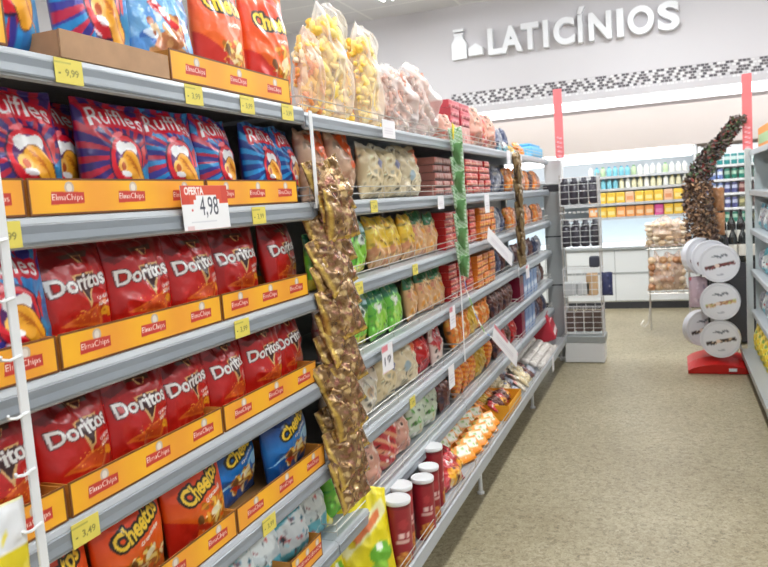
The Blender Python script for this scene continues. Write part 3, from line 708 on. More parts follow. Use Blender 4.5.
mkbag('peach', .19, .20, .08, (222, 172, 120), [('band', .72, 1, (50, 116, 74)), ('blobs', 26, [(232, 160, 70), (214, 140, 110), (240, 206, 150)], .05, .11, (0, 0, 1, .75))], 317)
mkbag('orange_clear', .24, .23, .09, (206, 168, 140), [('blobs', 40, [(222, 190, 160), (190, 140, 112), (236, 214, 190), (176, 126, 104)], .03, .08), ('poly', [(.25, .96), (1, 1), (.98, .42), (.45, .5)], (236, 98, 40))], 321, cr=2.0)
mkbag('beige', .22, .22, .09, (220, 200, 158), [('blobs', 40, [(234, 220, 186), (204, 176, 130), (240, 230, 204)], .04, .09), ('ell', .6, .62, .12, .10, (120, 120, 150)), ('band', .9, 1, (236, 230, 216))], 327, cr=2.2)
mkbag('beige2', .22, .22, .09, (222, 204, 170), [('blobs', 30, [(234, 220, 186), (200, 180, 150)], .04, .09), ('poly', [(.55, .9), (1, .95), (1, .6), (.7, .6)], (228, 110, 60)), ('ell', .4, .4, .14, .1, (160, 180, 190))], 329, cr=2.2)
mkbag('wring', .24, .21, .09, (218, 202, 182), [('ell', .5, .42, .30, .26, (196, 184, 160)), ('ell', .5, .42, .23, .20, (236, 226, 204)), ('ell', .5, .42, .13, .1, (206, 170, 130)), ('band', .78, 1, (200, 120, 112))], 331)
mkbag('redwhite', .20, .20, .08, (224, 200, 190), [('poly', [(.0, .6), (.6, 1), (1, 1), (1, .7), (.3, .3)], (196, 50, 56)), ('blobs', 8, [(240, 230, 226), (206, 150, 120)], .05, .1)], 337)
mkbag('red', .19, .19, .08, (186, 34, 34), [('blobs', 16, [(214, 60, 44), (150, 20, 26), (236, 200, 190), (120, 30, 30)], .04, .1)], 341)
mkbag('orange', .19, .19, .08, (232, 130, 44), [('blobs', 16, [(244, 176, 60), (214, 90, 40), (250, 220, 150)], .05, .12)], 347)
mkbag('ochre', .19, .19, .08, (216, 172, 60), [('blobs', 14, [(236, 204, 90), (190, 136, 50)], .05, .12)], 351)
mkbag('brown', .17, .17, .07, (98, 56, 46), [('blobs', 16, [(130, 40, 44), (70, 44, 50), (190, 150, 120), (60, 50, 70)], .05, .12)], 353)
mkbag('navy', .16, .17, .07, (60, 66, 96), [('blobs', 14, [(90, 104, 140), (40, 44, 70), (150, 160, 176), (110, 60, 70)], .05, .12)], 357)
mkbag('grey', .16, .17, .07, (150, 152, 162), [('blobs', 14, [(190, 190, 196), (100, 104, 130), (214, 206, 200)], .05, .12)], 359)
mkbag('teal', .16, .20, .07, (88, 176, 190), [('poly', [(0, .5), (1, .75), (1, .25), (0, .1)], (224, 228, 226)), ('blobs', 8, [(200, 60, 60), (240, 240, 240), (60, 140, 170)], .04, .09)], 361)
mkbag('white', .17, .20, .07, (206, 214, 214), [('band', 0, .3, (100, 180, 196)), ('band', .85, 1, (80, 150, 170)), ('ell', .5, .55, .3, .16, (236, 240, 238)), ('blobs', 7, [(206, 70, 70), (90, 190, 200), (250, 250, 250)], .03, .08)], 367)
mkbag('greenwhite', .18, .19, .07, (206, 214, 190), [('blobs', 14, [(90, 170, 60), (240, 240, 232), (220, 190, 150)], .05, .1)], 371)
mkbag('pinkbeige', .20, .19, .08, (206, 150, 130), [('blobs', 20, [(226, 186, 160), (190, 90, 80), (236, 214, 196), (170, 110, 90)], .04, .1)], 373, cr=2)
mkbag('redbar', .20, .19, .07, (190, 46, 50), [('diag', .5, 1.0, .22, .4, (226, 160, 120)), ('blobs', 6, [(240, 226, 220)], .04, .08)], 379)
mkbag('orangebar', .15, .20, .07, (236, 150, 50), [('diag', .3, 1.0, .18, .5, (214, 96, 34)), ('blobs', 5, [(250, 226, 120)], .04, .09)], 383)
BLK = {}
def mkblk(key, w, h, d, bg, layers, seed, side=None, bulge=.006, nu=26, nv=10):
    BLK[key] = card_mesh(key, d_generic(w, h, bg, layers, seed, 500), w, h, d, nu, nv, FILM, side or bg, bulge)
mkblk('redpk', .148, .038, .12, (186, 38, 40), [('band', 0, .22, (90, 20, 24)), ('band', .40, .52, (232, 190, 150)), ('blobs', 12, [(226, 170, 130), (214, 70, 56), (240, 214, 190)], .03, .07)], 1)
mkblk('orgpk', .148, .038, .12, (222, 124, 44), [('band', 0, .22, (130, 40, 26)), ('band', .42, .54, (250, 222, 120)), ('blobs', 12, [(240, 190, 70), (196, 50, 40), (250, 222, 150)], .03, .07)], 2)
mkblk('pinkpk', .148, .036, .12, (196, 130, 118), [('band', 0, .3, (90, 52, 52)), ('blobs', 6, [(224, 196, 180), (206, 90, 90)], .03, .07)], 3)
mkblk('crimpk', .20, .042, .12, (196, 70, 82), [('band', 0, .14, (150, 30, 44)), ('band', .4, .55, (232, 130, 130)), ('blobs', 4, [(240, 170, 160)], .03, .06)], 4)
mkblk('peachbox', .20, .10, .12, (206, 140, 128), [('poly', [(.2, .1), (.5, .8), (.8, .1)], (236, 196, 180)), ('poly', [(.32, .16), (.5, .6), (.68, .16)], (190, 90, 90))], 5, bulge=0, nu=20, nv=12)
mkblk('bluebox', .14, .19, .10, (112, 146, 196), [('band', .3, .5, (210, 222, 236)), ('blobs', 6, [(80, 110, 170), (180, 200, 226)], .05, .1)], 6, bulge=0)
mkblk('crimsonbox', .14, .19, .10, (130, 24, 54), [('blobs', 6, [(170, 60, 84), (100, 14, 40)], .05, .1)], 7, bulge=0)

def word(key): return {'green1': 'green', 'green2': 'light green', 'yellow': 'yellow', 'peach': 'green topped', 'orange_clear': 'orange labelled', 'beige': 'cream', 'beige2': 'cream and orange', 'wring': 'ring printed', 'redwhite': 'red and white', 'red': 'red', 'orange': 'orange', 'ochre': 'ochre', 'brown': 'dark brown', 'navy': 'dark blue', 'grey': 'grey', 'teal': 'turquoise', 'white': 'white', 'greenwhite': 'white and green', 'pinkbeige': 'pinkish beige', 'redbar': 'red striped', 'orangebar': 'orange striped'}[key]
CNT = {}
def nz(key, lv):
    k = (key, lv); CNT[k] = CNT.get(k, 0) + 1; return CNT[k] - 1
def line_of(keys, y0, y1, lv, pitch, x=-1.135, noun='snack bag', name='snack_bag', past='past the gold strip', sc=1.0, lean=-.08, jz=0, lying=False, z=None, amp=.12):
    y = y0 + pitch / 2; i = 0
    while y <= y1 - pitch / 2 + .02:
        key = keys[i % len(keys)]; me = SM[key]; c = nz(word(key), lv)
        tot = f"{word(key)} {noun}, {ORD[c]} of its colour {past}, {ROWN[lv]}"
        o = put(me, name, x + rnd.uniform(-.012, .006), y, (SZ[lv] - (.012 if lv == 1 else 0) if z is None else z) + .004, rnd.uniform(-amp, amp), lean + rnd.uniform(-.03, .03), tot, noun.split()[-1] if noun != 'snack bag' else 'snack bag', f'{noun}s on the {ROWN[lv]}', roll=rnd.uniform(-.05, .05), sc=sc * rnd.uniform(1.0, 1.1))
        y += pitch; i += 1
STK = {}
def stacks(key, y0, y1, lv, ncol, nhi, colour, x=-1.13, name='biscuit_packet', noun='biscuit packet', z=None, hh=.038, where=None):
    pitch = (y1 - y0) / ncol
    for c in range(ncol):
        for k in range(nhi):
            o = put(BLK[key], name, x + rnd.uniform(-.006, .004), y0 + (c + .5) * pitch + rnd.uniform(-.004, .004), (SZ[lv] if z is None else z) + .002 + k * (hh + .0012) - (.012 if lv == 1 else 0), rnd.uniform(-.03, .03), 0,
                    f"{colour} {noun}, {ORD[k]} up in {ORD[c]} {colour} stack, {ROWN[lv]}", noun.split()[-1], f'{colour} {noun}s stacked on the {ROWN[lv]}')
            o.scale = (min(1.0, (pitch - .006) / .148) if hh < .05 else min(1, (pitch - .006) / .2), 1, 1)
# second shelf down
line_of(['orange_clear', 'orange_clear'], 2.19, 2.68, 2, .245)
line_of(['beige', 'beige', 'beige2'], 2.68, 3.40, 2, .24)
stacks('pinkpk', 3.60, 4.08, 2, 3, 5, 'pinkish brown', x=-1.16)
stacks('redpk', 4.10, 4.72, 2, 4, 5, 'red')
line_of(['navy', 'navy', 'grey'], 4.76, 5.38, 2, .155)
line_of(['orange', 'brown', 'orange', 'pinkbeige'], 5.44, 7.0, 2, .19, past='past the brown strip', sc=.85)
# third shelf down
line_of(['green1'], 2.30, 2.74, 3, .21)
line_of(['yellow', 'yellow'], 2.74, 3.30, 3, .185)
line_of(['peach', 'peach'], 3.30, 3.68, 3, .18)
stacks('redpk', 3.70, 4.36, 3, 4, 5, 'red', x=-1.15); stacks('orgpk', 4.38, 4.80, 3, 3, 5, 'orange')
line_of(['navy', 'grey'], 4.84, 5.36, 3, .15); line_of(['orange', 'pinkbeige', 'brown'], 5.44, 7.0, 3, .19, past='past the brown strip', sc=.85)
# fourth
line_of(['redwhite'], 2.24, 2.44, 4, .2); line_of(['green1', 'green2', 'green2'], 2.46, 3.12, 4, .20); line_of(['peach', 'peach'], 3.14, 3.70, 4, .19)
stacks('redpk', 3.73, 4.22, 4, 3, 5, 'red', x=-1.15); stacks('orgpk', 4.24, 4.72, 4, 3, 5, 'orange')
line_of(['brown', 'navy'], 4.78, 5.36, 4, .16); line_of(['grey', 'brown', 'navy'], 5.44, 7.0, 4, .2, past='past the brown strip', sc=.9)
# fifth
line_of(['wring', 'wring'], 2.24, 2.70, 5, .23); line_of(['beige', 'beige2'], 2.72, 3.18, 5, .22); line_of(['red', 'redwhite'], 3.20, 3.62, 5, .2); line_of(['orange', 'orange', 'ochre'], 3.78, 4.72, 5, .185)
line_of(['brown', 'brown'], 4.78, 5.5, 5, .17)
def boxes(key, y0, n, lv, colour, p=.155):
    for k in range(n): put(BLK[key], 'snack_box', -1.125, y0 + k * p, SZ[lv] + .002, rnd.uniform(-.03, .03), 0, f'{colour} upright box, {ORD[k]} of its colour, {ROWN[lv]}', 'box', f'{colour} boxes on the {ROWN[lv]}')
boxes('crimsonbox', 5.62, 1, 5, 'crimson'); boxes('bluebox', 5.78, 4, 5, 'light blue'); line_of(['brown', 'grey'], 6.42, 7.0, 5, .18, past='past the light blue boxes', sc=.9)
# sixth
line_of(['teal', 'white', 'teal', 'teal', 'white', 'teal', 'white'], 1.10, 2.22, 6, .155, noun='wafer packet', name='wafer_packet', past='from the near end', lean=-.25, amp=.35)
line_of(['green2'], 2.22, 2.44, 6, .2); line_of(['pinkbeige', 'redbar', 'pinkbeige'], 2.46, 3.08, 6, .2); line_of(['greenwhite', 'greenwhite'], 3.1, 3.50, 6, .19); line_of(['brown'], 3.52, 3.7, 6, .17)
line_of(['orangebar', 'orangebar', 'orangebar', 'ochre', 'ochre'], 3.78, 4.72, 6, .155); line_of(['brown', 'red'], 4.78, 5.5, 6, .18)
boxes('crimsonbox', 5.62, 1, 6, 'crimson'); boxes('bluebox', 5.78, 3, 6, 'light blue'); line_of(['brown', 'navy'], 6.25, 7.0, 6, .18, past='past the light blue boxes', sc=.9)
carton(1.80, 2.0, SZ[6] + .0008, 'small orange display carton beside the turquoise packets, sixth shelf down', 4, .075)
# green packet peeping out beside the gold strip, third shelf
put(SM['green1'], 'snack_bag', -1.07, 2.185, SZ[3] + .004, -.2, -.05, 'green bag half hidden behind the gold foil strip, third shelf down', 'snack bag', 'snack bags on the third shelf down', sc=.9)

# ---- top shelf, far bays: clear bags of puffs with contents inside
def puff_bag(w, h, d, n, cols, seed, film, top=.12, rad=.010, length=.06, tall=1.0):
    g = random.Random(seed); mb = MB()
    for _ in range(n):
        v = g.random() ** .9; z = .02 + v * (h * (1 - top) - .04)
        prof = math.sin(math.pi * min(.9, max(.12, (z / h) * .85))) ** .4
        a = g.uniform(0, 2 * math.pi); rr = g.uniform(.45, .9)
        x = math.cos(a) * rr * (w / 2 - .022) * (1 - .35 * (z / h) if tall < 1.5 else 1 - .1 * z / h); y = math.sin(a) * rr * (d / 2 - .018) * prof
        t = g.uniform(0, 2 * math.pi); e = g.uniform(-1, 1); L = length * g.uniform(.6, 1.1)
        dx, dz = math.cos(t) * L / 2, math.sin(t) * L / 2; b_ = g.uniform(-.014, .014)
        pts = [(x - dx, y, z - dz), (x - dx * .4, y + b_, z - dz * .3 + b_), (x + dx * .4, y + b_, z + dz * .4 + b_), (x + dx, y, z + dz)]
        pts = [(max(-w / 2 + .012, min(w / 2 - .012, p[0])), max(-d / 2 + .014, min(d / 2 - .014, p[1])), max(.014, min(h * (1 - top), p[2]))) for p in pts]
        r_ = rad * g.uniform(.8, 1.2); mb.tube(pts, [r_ * .6, r_, r_, r_ * .6], 6, 0, g.choice(cols))
    inner = mb.mesh('puffs', MATTEATTR, True)
    c = Cv(w, h, (255, 255, 255), 200)
    outer = bag_mesh('film', c, w, h, d, 30, 40, seed, 3.0, film, (255, 255, 255), topw=.45 * tall, seal=.04)
    return inner, outer
def clear_bag(meshes, y, z, label, yaw=0, lean=-.04, x=-1.165, sc=1, roll=0):
    t = empty('clear_snack_bag', (x, y, z)); t.rotation_euler = (lean, roll, R90 + yaw); t.scale = (sc,) * 3; tag(t, label, 'snack bag', TG)
    o = link('puffed_snack', meshes[0], t); o['kind'] = 'stuff'; link('film', meshes[1], t)
YP = [(250, 206, 84), (252, 220, 110), (246, 188, 60), (254, 228, 140)]
OP = [(240, 130, 70), (230, 110, 60), (246, 160, 100)]
PP = [(226, 186, 166), (214, 160, 140), (236, 204, 188), (200, 140, 120), (240, 216, 204)]
puY = puff_bag(.29, .42, .13, 420, YP, 5, CLEAR, top=.10, rad=.012); puO = puff_bag(.24, .34, .11, 260, OP, 6, CLEARP, top=.10); puP = puff_bag(.42, .32, .18, 620, PP, 7, CLEAR, rad=.009, top=.07, tall=1.9); puW = puff_bag(.2, .3, .1, 220, [(250, 214, 120), (240, 190, 100), (246, 226, 190), (240, 150, 80)], 8, CLEARP)
zf = zt - .008
clear_bag(puW, 2.37, zf, 'clear bag of pale yellow puffs just past the tall orange bags, top shelf', x=-1.15, roll=.05, sc=1.05)
clear_bag(puY, 2.60, zf, 'tallest clear bag of yellow puffs with pointed top, top shelf', roll=-.05, sc=1.04)
clear_bag(puO, 2.79, zf, 'clear bag of orange puffs behind the tallest yellow one, top shelf', x=-1.32, sc=1.16)
clear_bag(puY, 2.93, zf, 'clear bag of yellow puffs second after the tallest one, top shelf', sc=1.0, roll=-.04, yaw=.2)
clear_bag(puO, 3.14, zf, 'clear bag of orange puffs behind the second yellow one, top shelf', x=-1.26, sc=1.14)
clear_bag(puP, 3.36, zf, 'clear bag of pinkish curls before the red packets, top shelf', sc=1.0, x=-1.2)
clear_bag(puP, 3.68, zf, 'biggest clear bag of pinkish curls touching the red packets, top shelf', sc=1.15, yaw=.15, x=-1.2)
put(SM['pinkbeige'], 'snack_bag', -1.12, 3.92, zf, -.1, -.1, 'crumpled pinkish bag lying in front of the red packets, top shelf', 'snack bag', TG, sc=.8)
stacks('crimpk', 3.96, 4.39, 1, 2, 3, 'crimson', x=-1.16, z=zf + .112, hh=.042, noun='wafer packet', name='wafer_packet')
for k in range(2): put(BLK['peachbox'], 'wafer_box', -1.16, 4.065 + k * .215, zf, 0, 0, f'pale red printed box under the crimson packets, {ORD[k]}, top shelf', 'box', 'pale boxes under the crimson packets')
line_of(['pinkbeige', 'redbar', 'pinkbeige'], 4.5, 5.05, 1, .18, noun='biscuit bag', name='biscuit_bag', sc=1.25, past='past the crimson packets')
line_of(['navy', 'grey', 'navy'], 5.08, 5.55, 1, .16, noun='biscuit bag', name='biscuit_bag', sc=1.0, past='past the crimson packets')
line_of(['white'], 5.10, 5.5, 1, .19, noun='pale packet', name='pale_packet', x=-1.085, sc=.5, past='past the crimson packets', lean=-.5)
put(SM['ochre'], 'snack_bag', -1.15, 5.72, zf, .1, -.9, 'yellow bag lying back near the far end, top shelf', 'snack bag', TG, sc=1.1)
put(SM['ochre'], 'snack_bag', -1.16, 5.95, zf, -.1, -.8, 'second yellow bag lying back near the far end, top shelf', 'snack bag', TG, sc=1.0)
put(SM['brown'], 'snack_bag', -1.24, 5.86, zf, .2, -.1, 'dark brown bag standing behind the yellow bags, top shelf', 'snack bag', TG, sc=.9)
put(SM['orange'], 'snack_bag', -1.12, 6.2, zf, .1, -.6, 'small orange bag after the yellow bags, top shelf', 'snack bag', TG, sc=.75)
mb = MB(); mb.bbox((-1.40, 6.42, zf), (-1.08, 6.98, zf + .09), .01, 0, (120, 190, 226)); mb.bbox((-1.38, 6.44, zf + .09), (-1.10, 6.96, zf + .115), .006, 0, (90, 170, 216))
tag(mb.obj('storage_box', MATTEATTR), 'light blue box at the far end of the top shelf', 'box')

# ---- green twisted strip and brown strip
c = d_generic(.09, .14, (120, 168, 104), [('diag', 1, 1.2, .3, .5, (216, 228, 214)), ('blobs', 8, [(60, 120, 60), (150, 196, 120)], .05, .12)], 13)
GR = [bag_mesh('green_packet', c, .085, .12, .035, 16, 20, 401 + k, 2.0, back=(110, 160, 100)) for k in range(2)]
clip_strip('clip_strip', 3.72, -1.03, .74, 1.94, 'white strip carrying the twisted green packets', wd=.02)
for k in range(10):
    pack_at(GR[k % 2], 'sweet_packet', -1.008, 3.72 + .006 * (-1) ** k, 1.84 - k * .072, 0, -.12, R90 + (.9 if k % 2 else -.7), f'small green sweet packet, {ORD[k]} down the twisted green strip', 'sweet packet', 'green packets on the twisted strip')
mb = MB(); mb.add([(-1.018, 3.69, 1.90), (-1.018, 3.76, 1.88), (-1.018, 3.76, 1.96), (-1.018, 3.69, 1.98), (-1.015, 3.69, 1.90), (-1.015, 3.76, 1.88), (-1.015, 3.76, 1.96), (-1.015, 3.69, 1.98)], [(0, 1, 2, 3), (7, 6, 5, 4), (0, 4, 5, 1), (1, 5, 6, 2), (2, 6, 7, 3), (3, 7, 4, 0)], 0, (240, 214, 60))
tag(mb.obj('strip_header', MATTEATTR), 'small yellow header card at the top of the green strip', 'header card')
# its tail: a thin banner of pale green and white hanging slack
mb = MB(); pts = [(-1.012, 3.70, 1.26), (-1.006, 3.74, 1.12), (-.99, 3.83, .98), (-.97, 3.93, .86), (-.955, 4.06, .80)]
for i in range(len(pts) - 1):
    for q in range(3):
        a = Vector(pts[i]).lerp(Vector(pts[i + 1]), q / 3); b2 = Vector(pts[i]).lerp(Vector(pts[i + 1]), (q + 1) / 3); wv = Vector((0, .010, .0))
        mb.add([a - wv, a + wv, b2 + wv, b2 - wv], [(0, 1, 2, 3)], 0, [(130, 180, 90), (214, 216, 206), (120, 140, 190), (228, 224, 214)][(i * 3 + q) % 4])
tag(mb.obj('dangling_ribbon', MATTEATTR), 'slack pale green and white ribbon hanging from the green strip', 'ribbon')
c = d_generic(.1, .14, (150, 124, 86), [('blobs', 18, [(196, 170, 120), (110, 84, 60), (214, 196, 160)], .05, .12)], 14)
BR = [bag_mesh('brown_packet', c, .11, .14, .04, 16, 20, 411 + k, 2.2, m=GOLDF, back=(150, 120, 90)) for k in range(2)]
clip_strip('clip_strip', 5.30, -1.03, 1.0, 1.9, 'white strip carrying small brown packets near the far end', wd=.02)
for k in range(9):
    pack_at(BR[k % 2], 'nut_packet', -1.004, 5.31 + .008 * (-1) ** k, 1.76 - k * .085, 0, -.18, R90 + (.35 if k % 2 else -.2), f'small brown packet, {ORD[k]} down the strip near the far end', 'snack packet', 'brown packets on the far strip')

# ---- hanging price flags and small white tickets
def flag(y, z, w, h, ry, label, red=True, x=-1.02, yaw=0, lean=0, txt=None, side=1):
    c = Cv(w, h, (240, 236, 238), 1200); A = c.a
    if red: c.paint((c.y > .76 * A) & (c.x < .55), (222, 130, 140))
    if txt: c.text(txt, .5, .42 * A, .6, .3 * A, (90, 86, 96), bold=.02)
    else:
        for q in (.25, .4, .55): c.paint((abs(c.y - q * A) < .02 * A) & (c.x > .15) & (c.x < .8), (206, 196, 204))
    me = card_mesh('price_flag', c, w, h, .0012, 20, 16, PRINT, (240, 238, 238))
    o = put(me, 'price_flag', x, y, z, yaw, lean, label, 'price sign', 'small white price signs on the shelf edges'); o.rotation_euler[1] = ry
flag(4.50, 1.24, .50, .085, .42, 'white slanted price banner jutting from the third shelf edge, past the green strip', False, x=-.985, yaw=-.1)
flag(4.42, .63, .52, .10, .55, 'larger white slanted price banner low by the ribbon, fifth shelf edge', x=-.97, yaw=-.1)
flag(2.585, .962, .115, .105, 0, 'white price card with red top on the fourth shelf edge', txt='19')
flag(2.77, 1.852, .14, .07, 0, 'white price card on the top shelf edge under the pinkish curls', False)
flag(3.84, 1.80, .10, .12, 0, 'white ticket hanging beside the green strip, top shelf edge', False)
flag(5.10, 1.80, .12, .10, 0, 'white ticket hanging before the brown strip, top shelf edge', False)
flag(5.52, 1.80, .12, .08, 0, 'white ticket hanging after the brown strip, top shelf edge', False)
flag(4.38, 1.50, .12, .11, 0, 'white ticket on the second shelf edge past the green strip', False)
flag(3.42, 1.555, .10, .06, 0, 'white ticket on the second shelf edge under the cream bags', False)
flag(3.50, .96, .10, .11, 0, 'pinkish ticket on the fourth shelf edge before the green strip', True)
flag(3.42, .68, .10, .11, 0, 'pale ticket on the fifth shelf edge under the orange bags', False)
flag(5.6, .96, .14, .10, 0, 'pale ticket on the fourth shelf edge near the light blue boxes', True)
flag(6.0, .145, .10, .12, 0, 'white ticket hanging under the bottom tray edge', False, x=-.9238)
for y, lv, q in ((2.62, 2, 'under the orange labelled bag'), (2.42, 3, 'under the green bag'), (3.05, 3, 'under the yellow bags'), (2.30, 4, 'beside the gold strip'), (2.9, 5, 'under the cream bags')):
    ptag('3,99', y, lv, f'yellow price tag {q}, {ROWN[lv]} edge')

# ---- bottom tray goods
zb = .224
c = d_generic(.22, .30, (236, 216, 30), [('poly', [(.1, .5), (.9, .9), (.95, .75), (.2, .35)], (240, 232, 170)), ('poly', [(.3, .52), (.8, .8), (.82, .72), (.34, .46)], (226, 120, 60)), ('ell', .75, .35, .2, .16, (110, 180, 50)), ('ell', .7, .2, .14, .1, (150, 206, 70)), ('ell', .72, .42, .07, .06, (240, 244, 232)), ('blobs', 6, [(250, 232, 60), (226, 196, 20)], .05, .1)], 21)
YB = bag_mesh('yellow_snack_bag', c, .26, .34, .09, 40, 46, 501, 1.4, back=(230, 210, 40))
put(YB, 'snack_bag', -1.06, 2.32, zb, -.75, -.22, 'big bright yellow bag with green shapes in front of the red tubs', 'snack bag')
put(YB, 'snack_bag', -1.13, 2.12, zb, -.3, -.2, 'second bright yellow bag behind the first one, bottom tray', 'snack bag')
def tube_can():
    prof = [(.037, 0), (.040, .006), (.040, .24), (.037, .246)]; n = 28; cols = []
    mb = MB(); rows = 40
    P = [(.0385 if 0 < k < rows else .036, .244 * k / rows) for k in range(rows + 1)]
    vs = []; cc = []; g = random.Random(2)
    for r_, zz in P:
        for k in range(n):
            t = 2 * math.pi * k / n; vs.append((r_ * math.cos(t), r_ * math.sin(t), zz))
            v = zz / .244; col = (152, 34, 44)
            u = (t / (2 * math.pi) * 3) % 1
            if v > .93: col = (120, 24, 34)
            if .52 < v < .60 and .2 < u < .75 and math.sin(u * 40) > -.3: col = (232, 196, 190)
            if .44 < v < .48 and .2 < u < .75: col = (214, 170, 160)
            if v < .34 and ((u - .5) / .33) ** 2 + ((v - .16) / .16) ** 2 < 1: col = (226, 160, 70) if math.sin(u * 23 + v * 31) > -.2 else (196, 110, 50)
            if .62 < v < .80 and ((u - .5) / .2) ** 2 + ((v - .71) / .07) ** 2 < 1: col = (176, 50, 56)
            cc.append(col)
    fs = [(i * n + k, i * n + (k + 1) % n, (i + 1) * n + (k + 1) % n, (i + 1) * n + k) for i in range(rows) for k in range(n)] + [tuple(range(n - 1, -1, -1))]
    mb.add(vs, fs, 0, cc); body = mb.mesh('can_body', FILM, True)
    mb = MB(); mb.lathe([(.0395, .240), (.0405, .243), (.0405, .254), (.0385, .257), (.036, .2545), (.030, .2545), (.002, .2545)], n=28, cols=[(238, 238, 240)] * 7); lid = mb.mesh('lid', WHITEM, True)
    return body, lid
CB, CL = tube_can()
for (x, y, s, rz, lab) in [(-.985, 2.49, 1.08, .2, 'dark red crisp tub with white lid, beside the yellow bag'), (-1.025, 2.63, 1.06, 1.0, 'dark red crisp tub behind the frontmost, set back in the tray'), (-.975, 2.76, 1.0, 2.2, 'dark red crisp tub in the middle by the tray edge'), (-1.00, 2.92, .95, .5, 'dark red crisp tub with its lid hidden partly behind another'), (-1.035, 3.08, 1.08, 1.4, 'dark red crisp tub furthest along, standing by the red snack bags')]:
    t = empty('crisp_tub', (x, y, zb), rz); t.scale = (s * 1.17, s * 1.17, s); tag(t, lab, 'crisp tub', 'red crisp tubs in the bottom tray'); link('can_body', CB, t); link('lid', CL, t)
mkbag('redyel', .20, .15, .08, (190, 44, 50), [('ell', .55, .25, .28, .18, (240, 176, 50)), ('blobs', 8, [(246, 210, 130), (226, 140, 40)], .05, .1, (.3, .05, .8, .45)), ('blobs', 5, [(236, 226, 226), (150, 24, 34)], .04, .1, (0, .6, 1, 1))], 511)
def word2(o, l): return o
for (key, x, y, yaw, lean, sc, lab) in [('redyel', -1.00, 3.30, -.2, -.7, 1.1, 'red and yellow snack bag just past the tubs, bottom tray'), ('redyel', -1.02, 3.45, .2, -.6, 1.0, 'red and yellow snack bag second past the tubs, bottom tray'), ('orange', -1.12, 3.40, .1, -.3, 1.15, 'orange bag behind the red and yellow ones, bottom tray')]:
    put(SM[key], 'snack_bag', x, y, zb + .004, yaw, lean, lab, 'snack bag', sc=sc)
mkblk('noodle', .145, .10, .035, (238, 150, 40), [('poly', [(.1, .4), (.4, .95), (.95, .85), (.8, .35)], (238, 236, 216)), ('blobs', 22, [(150, 190, 90), (240, 236, 214), (250, 190, 70), (226, 110, 40), (110, 160, 70)], .03, .08), ('band', 0, .2, (236, 140, 30))], 8, bulge=.006, nu=18, nv=14)
i = 0
for r in range(2):
    for k in range(6):
        put(BLK['noodle'], 'noodle_packet', -1.02 - r * .11, 3.60 + k * .12 + r * .03, zb + .004 + r * .02, -.5 + rnd.uniform(-.3, .3), -.75 + rnd.uniform(-.12, .12), f"orange and cream noodle packet, {ORD[k]} along the {'front' if r == 0 else 'rear'} line, bottom tray", 'noodle packet', 'noodle packets in the bottom tray')
t = empty('open_carton', (-1.03, 4.55, zb)); tag(t, 'open yellow carton of small packets in the bottom tray', 'open carton')
mb = MB()
mb.box((-.13, -.20, .001), (.08, .20, .005)); mb.box((.078, -.20, .005), (.082, .20, .10)); mb.box((-.134, -.20, .005), (-.13, .20, .12)); mb.box((-.13, -.204, .005), (.078, -.20, .10)); mb.box((-.13, .20, .005), (.078, .204, .10))
mb.obj('carton_wall', YCARD, t)
for k in range(10):
    put(SM[['orange', 'redyel', 'ochre', 'brown'][k % 4]], 'sweet_packet', -1.10 + (k % 2) * .08, 4.39 + (k // 2) * .075, zb + .055, rnd.uniform(-.6, .6), -.9, f'small bright packet in the open yellow carton, {ORD[k]} from its near corner', 'sweet packet', 'packets in the open yellow carton', sc=.56)
put(BLK['crimsonbox'], 'dark_box', -1.25, 4.2, zb + .001, 0, 0, 'dark crimson box at the back of the bottom tray behind the noodles', 'box')
k = 0
for r in range(3):
    for q in range(7):
        put(SM[['brown', 'beige', 'grey', 'beige', 'wring'][(r * 3 + q * 2) % 5]], 'nut_packet', -.99 - r * .07, 4.86 + q * .115, zb + .004 + r * .03, rnd.uniform(-.7, .7), -.9, f'small brown and cream packet, {ORD[q]} along the {["front", "middle", "rear"][r]} line, bottom tray', 'snack packet', 'brown and cream packets in the bottom tray', sc=.5); k += 1
mb = MB(); mb.bbox((-.036, -.024, 0), (.036, .024, .045), .014, 0, (222, 214, 206)); WR = mb.mesh('white_roll', MATTEATTR, True)
for r in range(4):
    for q in range(13):
        o = link('white_packet', WR); o.location = (-.975 - r * .066, 5.70 + q * .062, zb + .004 + r * .022); o.rotation_euler = (rnd.uniform(-.2, .2), .25 + rnd.uniform(-.2, .2), rnd.uniform(-.5, .5))
        tag(o, f'small white packet, {ORD[q]} along the {["front", "second", "third", "rear"][r]} line, bottom tray', 'white packet', 'white packets in the bottom tray')
mb = MB(); mb.bbox((-.10, -.20, 0), (.10, .20, .22), .01, 0, (176, 34, 50)); mb.box((.1005, -.18, .03), (.102, .18, .07), 0, (232, 210, 210)); mb.box((.1005, -.18, .15), (.102, .18, .17), 0, (220, 150, 156))
o = mb.obj('crimson_box', MATTEATTR); o.location = (-1.08, 6.72, zb + .045); o.rotation_euler = (0, -.35, .1); tag(o, 'tilted crimson box at the far end of the bottom tray', 'box')

